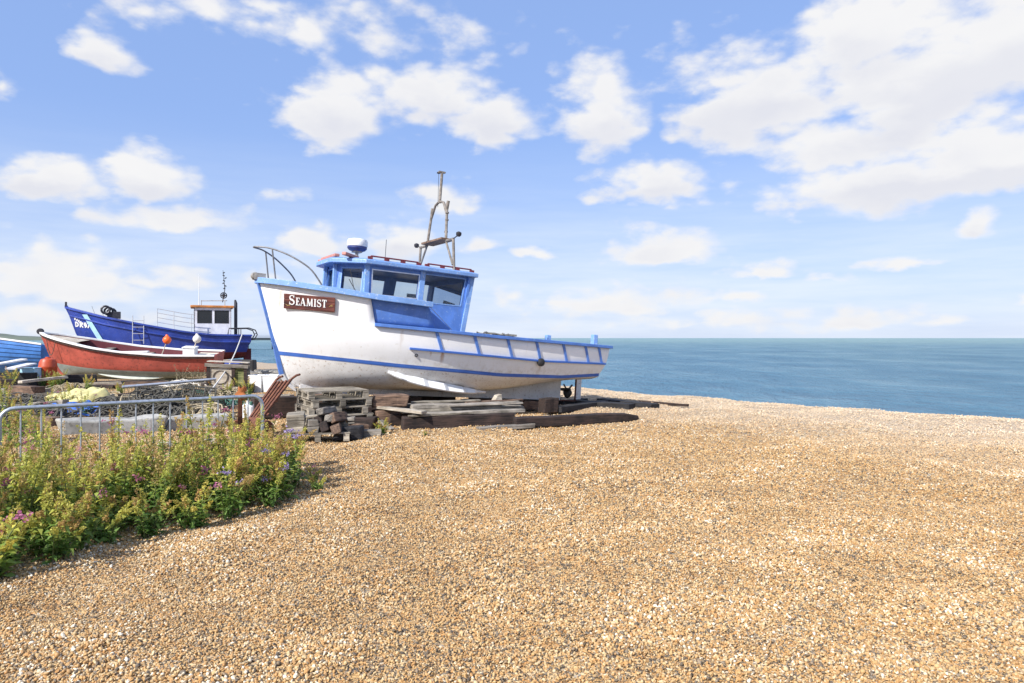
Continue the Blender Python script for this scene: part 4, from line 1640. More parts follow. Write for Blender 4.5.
def red_boat():
    root = thing('open_boat', 'red open wooden boat with white gunwale and weedy grey bottom', 'boat')
    M = boat_frame(D(41, 332, 24.4), 1.60, R(10), R(2)) @ Matrix.Rotation(R(-5.5), 4, 'X')
    M = Matrix.Translation(D(41, 332, 24.4) - M @ Vector((0, 0, 1.6))) @ M
    root.matrix_world = M
    b = lambda x, y, z: (-x, y, z)
    wl = [(0, .56), (2, .47), (4, .43), (5.9, .44)]
    LV = [dict(z=[(0, .10), (4, .08), (5.9, .22)], xs=.75, xe=5.78, B=.04, e=.3, c=0),
          dict(z=[(0, .2), (4, .15), (5.9, .30)], xs=.6, xe=5.8, B=.58, e=1.2, c=.35),
          dict(z=wl, xs=.42, xe=5.85, B=.86, e=.95, c=.3),
          dict(z=[(0, 1.1), (2, .82), (4, .74), (5.9, .75)], xs=.2, xe=5.88, B=.95, e=.8, c=.25),
          dict(z=[(0, 1.58), (.8, 1.42), (2, 1.21), (2.9, 1.10), (4.3, 1.02), (5.9, 1.04)], xs=0, xe=5.9, B=1.0, e=.72, c=.22)]
    H = Hull(LV, 44, 4)
    mb = H.mesh([1, 1, 0, 0], transom=None)
    o = finish_hull(H, mb, ['red_hull', 'weed_bottom', 'dark_red'], root)
    o.modifiers['solid'].material_offset = 2
    gunwale_cap(H, 4, 0.0, 5.9, 'white_paint', root, .055, .03)
    for sg in (1, -1):
        s = MB()
        s.sweep(H.edge(4, .02, 5.9, sg, 30, .03, -.075), .02, .02)
        s.build('rubbing_strake', 'dark_wood', root)
        s = MB()
        vs, fs = [], []
        for i in range(15):
            t = i / 14
            x = 1.9 + 2.3 * t
            q = H.rows((x - .5) / 5.3, 1, 2)[1]
            hg = .14 * math.sin(math.pi * min(1, t + .02)) ** .6 + .01
            base = Vector((-x, (q[1] - .02) * sg, q[2] + .1 * (1 - t) ** 2))
            ov = Vector((0, .7 * sg, -.7)) * hg
            tk = Vector((0, .012 * sg, .012))
            vs += [base - tk * 1.5, base + tk * 1.5, base + ov + tk, base + ov - tk]
        for i in range(14):
            for k in range(4):
                fs.append((i * 4 + k, i * 4 + (k + 1) % 4, i * 4 + 4 + (k + 1) % 4, i * 4 + 4 + k))
        s.add(vs, fs + [(0, 1, 2, 3), (56, 59, 58, 57)])
        s.build('bilge_keel', 'pale_weed', root)
    stem_bar([(-.05, 1.63), (.15, 1.1), (.36, .56), (.55, .2), (.75, .06)], 'red_hull', root)
    s = MB()
    s.box(b(3.2, 0, .055), (4.9, .08, .11))
    s.build('keel', 'weed_bottom', root)
    s = MB()
    s.lathe([(.10, -.06), (.11, 0), (.10, .06)], 14, M=Matrix.Translation(b(-.02, 0, 1.62)) @ Matrix.Rotation(R(90), 4, 'X'))
    s.build('bow_roller', 'dark_metal', root, 40)
    # foredeck, thwarts, floor, stern sheets
    s = MB()
    P = []
    for i in range(9):
        x = .08 + 1.2 * i / 8
        y = H.point(4, x)[1] - .06
        z = interp(LV[4]['z'], x) - .05
        P.append([(-x, -max(y, .01), z), (-x, 0, z + .03), (-x, max(y, .01), z)])
    s.grid(P)
    s.build('foredeck', 'pale_wood', root)
    s = MB()
    P = []
    for i in range(12):
        x = .9 + 4.8 * i / 11
        y = H.point(2, x)[1] - .06
        P.append([(-x, -y, .45), (-x, y, .45)])
    s.grid(P)
    s.build('floor', 'grey_wood', root)
    for x in (2.0, 3.3, 4.5):
        y = H.point(4, x)[1] - .07
        s = MB()
        s.box(b(x, 0, interp(LV[4]['z'], x) - .2), (.26, 2 * y, .04))
        s.build('thwart', 'grey_wood', root, bevel=.006)
    s = MB()
    s.box(b(5.45, 0, .92), (.7, 1.25, .12))
    s.build('stern_bench', 'pale_wood', root, bevel=.02)
    s = MB()
    s.box(b(4.95, .2, .98), (.4, .45, .5))
    s.box(b(4.95, .2, 1.25), (.46, .5, .05))
    s.build('engine_cover', 'white_paint', root, bevel=.02)
    s = MB()
    s.box(b(2.9, .66, 1.06), (1.6, .2, .05), Matrix.Rotation(R(3), 3, 'Y'))
    s.build('oar_board', 'white_paint', root, bevel=.008)
    for k, (x, y, sx, sy, sz, m) in enumerate(((2.6, -.3, .5, .4, .34, 'fish_box_grey'), (3.75, .25, .55, .4, .3, 'tarp_blue'), (4.1, -.4, .45, .4, .36, 'fish_box_grey'))):
        q = M @ Vector(b(x, y, .46))
        s = MB()
        s.box((0, 0, sz / 2), (sx, sy, sz), jit=.015)
        s.box((0, 0, sz + .012), (sx + .04, sy + .04, .03))
        o = s.build('fish_box', m, None, bevel=.02)
        o.location = q
        o.rotation_euler = (0, 0, .3 * k - .2)
        tag(o, ['grey fish box in the fore part of the red open boat', 'blue fish box amidships in the red open boat', 'grey fish box beside the blue one in the red boat'][k], 'fish box')
    s = MB()
    pts = [b(.42, H.point(4, .42)[1] * .9 + .02, 1.40)]
    for k in range(9):
        t = k / 8
        pts.append(b(.35 + .35 * t, H.rows(.06 + .05 * t, 3, 4)[2][1] + .05, 1.36 - .5 * math.sin(math.pi * t)))
    s.tube(pts, .012, 6)
    s.build('painter_rope', 'net_dark', root)
    # two ball floats on sticks standing in it
    for (px, py, mat, lab) in ((167, 340, 'buoy_orange', 'orange ball float on a stick standing in the red open boat'),
                               (197, 339, 'buoy_white', 'dirty white ball float on a stick standing in the red open boat')):
        p = D(px, py, 25.0)
        f = thing('float_marker', lab, 'float', (p.x, p.y, .75), group='ball floats in the red boat')
        s = MB()
        hz = p.z - .75
        s.tube([(-.25, -.1, -.05), (-.02, -.01, hz - .1), (.0, 0, hz + .1)], .018, 6)
        s.build('stick', 'pale_wood', f)
        s = MB()
        r = .145
        s.lathe([(.02, hz - r), (r * .5, hz - r * .87), (r * .87, hz - r * .5), (r, hz), (r * .87, hz + r * .5), (r * .5, hz + r * .87), (.05, hz + r), (.04, hz + r + .05)], 22)
        s.build('ball', mat, f, 60)
    # keel blocks
    for x in (1.3, 4.6):
        wp = M @ Vector((-x, 0, 0))
        plank('keel_block', 'timber block under the %s of the red open boat' % ('bow' if x < 2 else 'stern'), 'timber block',
              wp + Vector((.08, -.45, -wp.z * .5 + .0)), wp + Vector((-.08, .45, -wp.z * .5 + .0)), .24, max(.05, wp.z - .0), 'dark_wood', 'keel blocks of the red boat')


def plank(name, label, cat, p0, p1, w, hgt, mat, group=None, taper=0.0, roll=0.0, jag=.006, bev=.006):
    """a sawn timber between two centre points, slightly warped"""
    p0, p1 = Vector(p0), Vector(p1)
    d = p1 - p0
    L = d.length
    ex = d.normalized()
    ey = Vector((0, 0, 1)).cross(ex)
    if ey.length < .05:
        ey = Vector((0, 1, 0))
    ey.normalize()
    ez = ex.cross(ey)
    n = max(3, min(9, int(L / .25)))
    s = MB()
    vs, fs = [], []
    for i in range(n + 1):
        t = i / n
        k = 1.0
        if taper:
            k = 1 - taper * max(0, (t - .82) / .18) ** 1.5
        x = -L / 2 + L * t
        wy = random.uniform(-jag, jag)
        wz = random.uniform(-jag, jag) * .7
        for (a, c) in ((-1, -1), (1, -1), (1, 1), (-1, 1)):
            jx = random.uniform(-jag, jag) * 3 if i in (0, n) else 0
            vs.append((x + jx, a * w / 2 * k + wy + random.uniform(-jag, jag) * .5, (c * hgt / 2 if c > 0 else -hgt / 2 * 1.0) * (k if c > 0 else 1) + (wz + random.uniform(-jag, jag) * .5 if c > 0 else 0)))
    for i in range(n):
        for k in range(4):
            fs.append((i * 4 + k, i * 4 + (k + 1) % 4, i * 4 + 4 + (k + 1) % 4, i * 4 + 4 + k))
    fs += [(3, 2, 1, 0), (n * 4, n * 4 + 1, n * 4 + 2, n * 4 + 3)]
    s.add(vs, fs)
    o = s.build(name, mat, bevel=min(bev, hgt * .15))
    mm = Matrix((ex, ey, ez)).transposed().to_4x4()
    if roll:
        mm = mm @ Matrix.Rotation(roll, 4, 'X')
    o.matrix_world = Matrix.Translation((p0 + p1) / 2) @ mm
    tag(o, label, cat, group)
    return o


# ------------------------------------------------------------------ the deep blue fishing boat
def blue_boat():
    root = thing('workboat', 'deep blue fishing boat with small white wheelhouse at its stern', 'boat')
    M = boat_frame(D(66, 307.5, 30), 2.55, R(24), R(0))
    root.matrix_world = M
    b = lambda x, y, z: (-x, y, z)
    sheer = [(0, 2.55), (.8, 2.33), (1.6, 2.11), (3.1, 1.80), (4.6, 1.52), (5.8, 1.38), (7.4, 1.36)]
    wl = [(0, .95), (2.5, .75), (5, .60), (7.4, .60)]
    LV = [dict(z=[(0, .14), (5, .12), (7.4, .34)], xs=1.0, xe=7.1, B=.05, e=.3, c=0),
          dict(z=[(0, .3), (5, .24), (7.4, .45)], xs=.85, xe=7.14, B=.75, e=1.2, c=.3),
          dict(z=wl, xs=.62, xe=7.2, B=1.08, e=1.0, c=.25),
          dict(z=[(0, 1.45), (2.5, 1.08), (5, .92), (7.4, .88)], xs=.42, xe=7.28, B=1.16, e=.85, c=.2),
          dict(z=[(x, z - .3) for x, z in sheer], xs=.12, xe=7.38, B=1.23, e=.76, c=.18),
          dict(z=sheer, xs=0, xe=7.4, B=1.27, e=.72, c=.18)]
    H = Hull(LV, 48, 3)
    finish_hull(H, H.mesh([1, 1, 0, 0, 0], transom=None), ['deep_blue', 'dark_red'], root)
    gunwale_cap(H, 5, 0, 7.42, 'deep_blue', root, .06, .04)
    for sg in (1, -1):
        s = MB()
        s.sweep(H.edge(4, .15, 7.36, sg, 30, .02), .03, .03)
        s.build('rubbing_strake', 'deep_blue', root, bevel=.006)
    stem_bar([(-.06, 2.62), (.12, 2.2), (.36, 1.45), (.60, .95), (.85, .3), (1.0, .1)], 'deep_blue', root, .045, .12)
    s = MB()
    s.box(b(4.0, 0, .09), (5.9, .1, .2))
    s.build('keel', 'dark_red', root)
    s = MB()
    s.box(b(7.28, 0, .42), (.34, .05, .66))
    s.build('rudder', 'dark_red', root)
    s = MB()
    P = []
    for i in range(20):
        x = .2 + 7.1 * i / 19
        y = H.point(4, x)[1] - .05
        z = interp(sheer, x) - (.28 if x < 2 else .42)
        P.append([(-x, -y, z), (-x, y, z)])
    s.grid(P)
    s.build('deck', 'deck_grey', root)
    s = MB()
    s.box(b(-.0, 0, 2.68), (.07, .09, .22))
    s.build('bow_post', 'dark_metal', root)
    # bow markings: a light band, the registration, a worn name above
    bp = lambda x, z: None

    def side(x, z):
        lo, hi = H.point(3, x), H.point(5, x)
        mdl = H.point(4, x)
        if z > mdl[2]:
            v = (z - mdl[2]) / (hi[2] - mdl[2])
            y = mdl[1] * (1 - v) + hi[1] * v
        else:
            v = (z - lo[2]) / (mdl[2] - lo[2])
            y = lo[1] * (1 - v) + mdl[1] * v
        return Vector((-x, y, z))
    s = MB()
    P = []
    for i in range(13):
        t = i / 12
        zz = 2.24 - 1.15 * t
        xc = .78 + .62 * t
        P.append([side(xc - .1, zz) + Vector((0, .03, 0)), side(xc + .1, zz) + Vector((0, .03, 0))])
    s.grid(P)
    o = s.build('light_band', 'sky_blue_band', root)
    md = o.modifiers.new('solid', 'SOLIDIFY')
    md.thickness = .01
    polys, tw = stroke_letters('DR171', .24, 1.0, .2)
    sc_ = .72 / tw
    pf = lambda u, v, d: side(.36 + u * sc_, 1.72 + v * .95 - .1 * u * sc_) + Vector((0, .018 + d, 0))
    letter_mesh(polys, pf, .006).build('registration', 'letter_white', root)
    s = MB()
    random.seed(4)
    for k in range(7):
        x0 = .34 + .075 * k
        z0 = 2.02 - .05 * k
        s.add([side(x0, z0) + Vector((0, .02, 0)), side(x0 + .055, z0 - .02) + Vector((0, .02, 0)), side(x0 + .06, z0 + .09) + Vector((0, .02, 0)), side(x0 + .015, z0 + random.uniform(.07, .14)) + Vector((0, .02, 0))], [(0, 1, 2, 3)])
    o = s.build('worn_name', 'letter_white', root)
    o['kind'] = 'stuff'
    o.modifiers.new('solid', 'SOLIDIFY').thickness = .006
    # wheelhouse
    x0, x1, hw, zb, zt = 5.0, 6.55, .78, 1.1, 2.62
    walls = [((x0, -hw), (x0, hw), ((.12, .44), (.56, .88)), 'front'), ((x0, hw), (x1, hw), ((.10, .46), (.56, .92)), 'side'),
             ((x0, -hw), (x1, -hw), ((.10, .46), (.56, .92)), 'side'), ((x1, -hw), (x1, hw), ((.3, .7),), 'back')]
    for (a, c, ops, nm) in walls:
        p0, p1 = Vector((-a[0], a[1], 0)), Vector((-c[0], c[1], 0))
        dd = (p1 - p0).normalized()
        nn = Vector((-dd.y, dd.x, 0))
        if nn.dot(Vector((-5.8, 0, 0)) - p0) < 0:
            p0, p1 = p1, p0
            nn = -nn
        s = MB()
        z0, z1 = 1.93, 2.47
        wall_piece(s, p0, p1, 0, 1, zb, z0, .04)
        wall_piece(s, p0, p1, 0, 1, z1, zt, .04)
        e = 0
        for (u, v) in ops:
            wall_piece(s, p0, p1, e, u, z0, z1, .04)
            e = v
        wall_piece(s, p0, p1, e, 1, z0, z1, .04)
        w = s.build('wall', 'lilac_white', root)
        for (u, v) in ops:
            g = MB()
            wall_piece(g, p0 + nn * .02, p1 + nn * .02, u, v, z0, z1, .008)
            g.build('window_pane', 'dark_glass', w)
            f = MB()
            L = (p1 - p0).length
            k = .025 / L
            for (ua, ub, za, zc) in ((u - k, v + k, z0 - .025, z0), (u - k, v + k, z1, z1 + .025), (u - k, u, z0, z1), (v, v + k, z0, z1)):
                wall_piece(f, p0 - nn * .008, p1 - nn * .008, ua, ub, za, zc, .012)
            f.build('window_frame', 'black_rubber', w)
    s = MB()
    s.box(b((x0 + x1) / 2 - .02, 0, zt + .045), (x1 - x0 + .26, 2 * hw + .22, .10))
    roof = s.build('roof', 'orange_roof', root, bevel=.02)
    s = MB()
    s.tube([b(5.2, .3, 2.66), b(5.2, .3, 4.15)], [.02, .008], 6)
    s.build('whip_aerial', 'white_plastic', roof)
    s = MB()
    s.tube([b(5.3, .0, 2.95), b(6.4, .0, 2.98)], .018, 6)
    for x in (5.3, 6.3):
        s.tube([b(x, 0, 2.65), b(x, 0, 2.98)], .018, 6)
    s.build('light_bar', 'steel_grey', roof)
    s = MB()
    s.tube([b(6.2, 0, 2.9), b(6.3, 0, 3.5), b(6.22, 0, 4.4)], [.025, .02, .008], 6)
    for k in range(7):
        z = 3.55 + .12 * k
        s.box(b(6.28 + .05 * math.sin(k * 2), .04 * math.cos(k * 3), z), (.10, .03, .05), Matrix.Rotation(R(30 * (-1) ** k), 3, 'Y'))
    s.build('signal_mast', 'dark_metal', roof)
    s = MB()
    Tm = Matrix.Translation(b(6.25, .02, 3.22))
    for k in range(3):
        r = .13
        s.tube([Tm @ Vector((r * math.cos(a) * (1 if k != 1 else 0) + (0 if k != 1 else 0), r * math.cos(a) * (k == 1) + r * math.sin(a) * (k == 2), r * math.sin(a) * (k != 2))) for a in np.linspace(0, 6.28, 15)], .025, 5)
    s.box(b(6.25, .02, 3.22), (.12, .12, .14))
    s.build('radar_reflector', 'dark_metal', roof)
    s = MB()
    s.tube([b(6.75, .55, 1.2), b(6.75, .55, 2.85), b(6.72, .55, 3.0)], [.075, .075, .04], 10)
    s.build('exhaust_stack', 'dark_metal', root, 40)
    # guard rails forward of the wheelhouse and the loop rail at the stern
    for sg in (1,):
        s = MB()
        pts = lambda z: [b(x, (H.point(5, x)[1] - .1) * sg, interp(sheer, x) + z * (1 if x > 3.6 else 1)) for x in np.linspace(3.55, 5.0, 7)]
        for z in (.22, .42, .62, .80):
            s.tube(pts(z), .014, 6)
        for x in (3.55, 4.2, 4.9):
            y = (H.point(5, x)[1] - .1) * sg
            s.tube([b(x, y, interp(sheer, x) - .02), b(x, y, interp(sheer, x) + .80)], .018, 6)
        s.build('guard_rail', 'alu', root)
    s = MB()
    for dx in (0, .42):
        s.tube([b(2.62 + dx, H.point(5, 2.62)[1] + .07, 1.0), b(2.62 + dx, H.point(5, 2.62)[1] + .07, 2.2)], .018, 6)
    for k in range(4):
        z = 1.15 + .28 * k
        s.tube([b(2.62, H.point(5, 2.62)[1] + .07, z), b(3.04, H.point(5, 2.62)[1] + .07, z)], .015, 6)
    s.build('boarding_ladder', 'alu', root)
    s = MB()
    for sg in (1, -1):
        y = .95 * sg
        s.tube([b(6.4, y, 1.40), b(6.45, y, 1.68), b(7.3, y, 1.70), b(7.58, y * .97, 1.60), b(7.66, y * .95, 1.40), b(7.55, y * .95, 1.20), b(7.4, y * .95, 1.15)], .026, 8)
        s.tube([b(6.95, y, 1.38), b(6.95, y, 1.69)], .02, 6)
    s.tube([b(7.64, .9, 1.45), b(7.64, -.9, 1.45)], .02, 6)
    s.build('stern_rail', 'dark_metal', root, 40)
    # hauler and gear heaped at the foredeck
    s = MB()
    c = Vector(b(1.75, .55, 2.35))
    for k in range(3):
        s.tube([c + Vector((.16 * math.cos(a) + .1 * k, .12 * k - .1, .16 * math.sin(a) + .05 * k)) for a in np.linspace(0, 6.28, 13)], .05, 6)
    s.box(c + Vector((-.2, 0, -.12)), (.3, .25, .3))
    s.box(c + Vector((.05, .0, -.2)), (.2, .2, .42))
    s.build('pot_hauler', 'dark_metal', root)
    for k in range(4):
        s = MB()
        a = .5 * k
        s.tube([b(1.2 + .28 * k, .3, 2.0), b(1.0 + .35 * k, .4, 2.62 - .1 * k)], .008, 5)
        s.build('marker_cane', 'steel_grey', root)
    for x in (1.6, 4.2, 6.7):
        wp = M @ Vector((-x, 0, 0))
        plank('keel_block', 'timber crossways under the keel of the deep blue fishing boat', 'timber block',
              Vector((wp.x + .3, wp.y - .7, wp.z / 2)), Vector((wp.x - .3, wp.y + .7, wp.z / 2)), .3, wp.z, 'dark_wood', 'keel blocks of the blue boat')
    s = MB()
    s.box((0, 0, .3), (.9, .5, .6), jit=.02)
    o = s.build('fuel_tank', 'black_rubber', bevel=.04)
    p = D(245, 370, 31.6)
    o.location = (p.x, p.y, .02)
    tag(o, 'black box on the shingle below the stern of the blue fishing boat', 'box')
    s = MB()
    s.box((0, 0, .28), (.7, .5, .56), jit=.02)
    o = s.build('storage_tub', 'deep_blue', bevel=.04)
    p = D(234, 370, 31.2)
    o.location = (p.x, p.y, .02)
    tag(o, 'blue tub beside the black box under the blue fishing boat', 'tub')
    # mooring line running down towards the pots
    a = M @ Vector(b(7.0, 1.08, 1.42))
    c = D(209, 393, 15.6)
    s = MB()
    pts = []
    for i in range(25):
        t = i / 24
        p = a.lerp(c, t)
        p.z -= .25 * math.sin(math.pi * t)
        pts.append(p)
    pts += [c + Vector((.1, -.1, -.2)), Vector((c.x + .25, c.y - .1, .02))]
    s.tube(pts, .022, 6)
    o = s.build('mooring_rope', 'rope_white', None, 40)
    tag(o, 'white mooring rope stretched from the blue boat stern down to the lobster pots', 'rope')


def clinker_boat():
    root = thing('clinker_dinghy', 'light blue clinker dinghy with white gunwale behind the orange barrel', 'boat')
    M = boat_frame((-23.5, 27.3, 2.36), 2.1, R(6), R(3.0)) @ Matrix.Rotation(R(6), 4, 'X')
    root.matrix_world = M
    N = 8
    sheer = [(0, 2.1), (1.2, 1.80), (2.9, 1.50), (5.2, 1.30)]
    keel = [(0, .25), (3, .12), (5.2, .3)]
    LV = []
    for k in range(N + 1):
        v = k / N
        z = [(x, interp(keel, x) + (interp(sheer, x) - interp(keel, x)) * v ** 1.1) for x in np.linspace(0, 5.2, 14)]
        LV.append(dict(z=z, xs=.75 * (1 - v) ** 1.3, xe=5.1 + .1 * v, B=.06 + .92 * math.sin(v * math.pi / 2) ** .75, e=1.15 - .4 * v, c=.35 - .1 * v))
    H = Hull(LV, 26, 2)
    inner = H.mesh([0] * N, transom=0)
    o = finish_hull(H, inner, ['clinker_blue'], root, .02)
    for sg in (1, -1):
        for k in range(N):
            s = MB()
            P = []
            for u in H.us():
                r = H.rows(u, k, k + 1)
                P.append([(-q[0], (q[1] + .006 + .028 * (1 - j / 2)) * sg, q[2]) for j, q in enumerate(r)])
            s.grid(P, flip=(sg < 0))
            so_ = s.build('strake', 'clinker_blue', root, fixn=False)
            so_.modifiers.new('solid', 'SOLIDIFY').thickness = .014
    gunwale_cap(H, N, 0, 5.2, 'white_paint', root, .05, .035)
    stem_bar([(-.05, 2.16), (.2, 1.4), (.5, .6), (.78, .15)], 'clinker_blue', root)
    for x in (1.8, 3.2, 4.4):
        s = MB()
        s.box((-x, 0, interp(sheer, x) - .2), (.24, 2 * (H.point(N, x)[1] - .06), .035))
        s.build('thwart', 'white_paint', root)
    for x in (1.2, 4.2):
        wp = M @ Vector((-x, 0, .1))
        plank('keel_block', 'timber under the keel of the light blue clinker dinghy', 'timber block', Vector((wp.x, wp.y - .5, wp.z / 2)), Vector((wp.x, wp.y + .5, wp.z / 2)), .3, wp.z + .04, 'dark_wood', 'keel blocks of the dinghy')


red_boat()
blue_boat()
clinker_boat()


# ------------------------------------------------------------------ pier far out
def pier():
    al = Vector((-NY, NX, 0))
    n = Vector((NX, NY, 0))
    base = al * 300
    root = thing('pier', 'dark concrete pier on piles standing far out in the sea', 'pier', base + n * 34 + Vector((0, 0, -3.2)), (0, 0, math.atan2(NY, NX)))
    s = MB()
    s.box((90, 0, 4.4), (190, 6, 1.1))
    s.build('deck', 'pier_concrete', root)
    s = MB()
    s.box((90, -3.05, 5.6), (190, .15, .12))
    s.box((90, 3.05, 5.6), (190, .15, .12))
    o = s.build('railing', 'pier_concrete', root)
    o['kind'] = 'stuff'
    for k in range(16):
        for sg in (-1, 1):
            s = MB()
            s.tube([(2 + 12 * k, 1.9 * sg, -2.5), (2 + 12 * k, 1.9 * sg, 3.9)], .5, 8)
            s.build('pile', 'pier_concrete', root, 40)
        s = MB()
        s.box((2 + 12 * k, 0, 3.5), (1.0, 6.2, .7))
        s.build('crosshead', 'pier_concrete', root)


pier()


# ------------------------------------------------------------------ timbers, pallets and blocks under the white boat
def keel_timbers():
    for i, x in enumerate((1.25, 3.1, 5.0, 6.5)):
        c = SEA @ Vector((-x, 0, -.008))
        P = Vector((math.sin(PSI), -math.cos(PSI), 0))
        Fh = Vector((math.cos(PSI), math.sin(PSI), 0))
        n = 3 if c.z > .5 else 2 if c.z > .3 else 1
        hh = c.z / n
        for k in range(n):
            q = Vector((c.x, c.y, hh * (k + .5)))
            dv = P if (n - 1 - k) % 2 == 0 else Fh
            ln = .55 if (n - 1 - k) % 2 == 0 else .35
            plank('keel_timber', ['timber in the crib under the bow keel of the white boat', 'timber under the keel below the wheelhouse of the white boat',
                                  'timber under the after keel of the white boat', 'timber under the stern keel beside the propeller'][i], 'timber',
                  q - dv * ln, q + dv * ln, .24, hh - .004, 'dark_wood' if i % 2 else 'brown_wood', 'keel cribs under the white boat')


keel_timbers()


def fillers():  # dark beams added to hide bright shingle, so the underside gap reads shaded
    Fh = Vector((math.cos(PSI), math.sin(PSI), 0))
    P = Vector((math.sin(PSI), -math.cos(PSI), 0))
    for (x0, x1, y, hh, m, lb) in ((1.9, 4.6, -.75, .34, 'dark_wood', 'long dark bearer beam darkening the gap beyond the white boat keel'),
                                   (4.75, 7.4, -.6, .2, 'black_wood', 'black bearer beam darkening the gap behind the propeller'),
                                   (2.0, 4.4, .45, .26, 'dark_wood', 'long dark bearer beam darkening the gap beside the keel below the bilge fin'),
                                   (.2, 1.75, -.9, .42, 'dark_wood', 'dark bearer beam darkening the gap behind the pallet stack')):
        o = SEA.translation
        a = Vector((o.x, o.y, hh / 2)) + Fh * x0 + P * y
        c = Vector((o.x, o.y, hh / 2)) + Fh * x1 + P * y
        plank('filler', lb, 'timber', a, c, .26, hh, m, None, jag=.012, bev=.02)


fillers()


def pallet(label, M, group):
    W, Dp, Ht = 1.05, 1.0, .135
    root = thing('pallet', label, 'pallet', group=group)
    root.matrix_world = M
    for k in range(7):
        s = MB()
        y = -Dp / 2 + .05 + (Dp - .1) * k / 6
        s.box((random.uniform(-.008, .008), y, Ht - .012), (W + random.uniform(-.02, .02), .095, .022), jit=.003)
        s.build('deck_board', 'pallet_wood', root)
    for k in range(3):
        s = MB()
        x = -W / 2 + .06 + (W - .12) * k / 2
        s.box((x, 0, Ht - .036), (.1, Dp, .024), jit=.002)
        s.build('stringer_board', 'pallet_wood', root)
        s = MB()
        s.box((x, 0, .012), (.1, Dp - .01, .022), jit=.002)
        s.build('bottom_board', 'pallet_wood', root)
        for j in range(3):
            s = MB()
            s.box((x, -Dp / 2 + .07 + (Dp - .14) * j / 2, .0615), (.098, .135, .074), jit=.003)
            s.build('block', 'pallet_wood', root)
    return root


def pallets():
    a = R(31.4)
    ex, ey = Vector((math.cos(a), math.sin(a), 0)), Vector((-math.sin(a), math.cos(a), 0))
    fl = Vector((-3.36, 11.72, 0))
    c = fl + ex * .525 + ey * .5
    names = ['bottom', 'second', 'third', 'fourth', 'top']
    for k in range(5):
        rz = a + R((0, 2, -1.5, 1, -2)[k])
        sh = ex * (0, .02, -.03, .01, -.02)[k] + ey * (0, -.01, .03, 0, .02)[k]
        pallet('weathered grey pallet, %s of the stack under the white boat bow' % (names[k] + (' one' if k != 4 else ' one')),
               Matrix.Translation(c + sh + Vector((0, 0, .012 + .1375 * k))) @ Matrix.Rotation(rz, 4, 'Z'), 'pallets stacked under the bow')
    a2 = R(14)
    c2 = Vector((-3.05, 11.02, .005))
    pallet('low pallet on the shingle carrying timber blocks and stones', Matrix.Translation(c2) @ Matrix.Rotation(a2, 4, 'Z') @ Matrix.Diagonal((.92, .62, 1, 1)), 'pallets stacked under the bow')
    ex, ey = Vector((math.cos(a2), math.sin(a2), 0)), Vector((-math.sin(a2), math.cos(a2), 0))

    def blk(u, v, z, sx, sy, sz, rz, mat, name, label, cat, group):
        s = MB()
        s.box((0, 0, sz / 2), (sx, sy, sz), jit=.012)
        o = s.build(name, mat, bevel=.012)
        p = c2 + ex * u + ey * v
        o.location = (p.x, p.y, z)
        o.rotation_euler = (random.uniform(-.03, .03), random.uniform(-.03, .03), a2 + rz)
        tag(o, label, cat, group)
    random.seed(21)
    lab = 'weathered sawn timber block heaped on the low pallet'
    g = 'timber blocks on the low pallet'
    zz = .142
    for k in range(3):
        blk(-.33, -.16, zz + .098 * k, .26, .22, .092, random.uniform(-.08, .08), 'pallet_wood', 'timber_block', lab, 'timber block', g)
    for k in range(3):
        blk(-.33, .12, zz + .098 * k, .27, .22, .092, random.uniform(-.08, .08), 'pallet_wood', 'timber_block', lab, 'timber block', g)
    for k in range(2):
        blk(-.08, -.14, zz + .1 * k, .17, .2, .095, random.uniform(-.3, .3), 'grey_wood', 'timber_block', lab, 'timber block', g)
    blk(.1, .12, zz, .3, .2, .17, .3, 'grey_wood', 'timber_block', lab, 'timber block', g)
    blk(.33, .1, zz, .22, .24, .13, -.2, 'pallet_wood', 'timber_block', lab, 'timber block', g)
    blk(-.02, .12, zz + .2, .5, .16, .045, .12, 'pale_wood', 'board_offcut', 'pale board offcut lying across the heaped timber blocks', 'board', None)
    blk(.38, .12, zz + .14, .36, .22, .04, -.1, 'grey_wood', 'board_offcut', 'grey board offcut on the right end of the low pallet heap', 'board', None)


pallets()


def rock(name, loc, size, mat, label, cat='stone', group=None, seed=0, sink=.08):
    bm = bmesh.new()
    bmesh.ops.create_cube(bm, size=1)
    bmesh.ops.subdivide_edges(bm, edges=bm.edges[:], cuts=3, use_grid_fill=True)
    rg = random.Random(seed)
    for v in bm.verts:
        sph = v.co.normalized() * .56
        v.co = v.co.lerp(sph, .62)
    ph = [rg.uniform(0, 6) for _ in range(6)]
    for v in bm.verts:
        c = v.co
        f = 1 + .16 * math.sin(4 * c.x + ph[0]) + .14 * math.sin(5 * c.y + ph[1]) + .12 * math.sin(4.5 * c.z + ph[2]) + rg.uniform(-.07, .07)
        v.co = Vector((c.x * f * size[0], c.y * f * size[1], c.z * f * size[2]))
    me = bpy.data.meshes.new(name)
    bm.to_mesh(me)
    bm.free()
    me.materials.append(MATS[mat])
    o = bpy.data.objects.new(name, me)
    col.objects.link(o)
    o.location = (loc[0], loc[1], loc[2] + size[2] * (.5 - sink))
    o.rotation_euler = (0, 0, rg.uniform(0, 6))
    tag(o, label, cat, group)
    return o


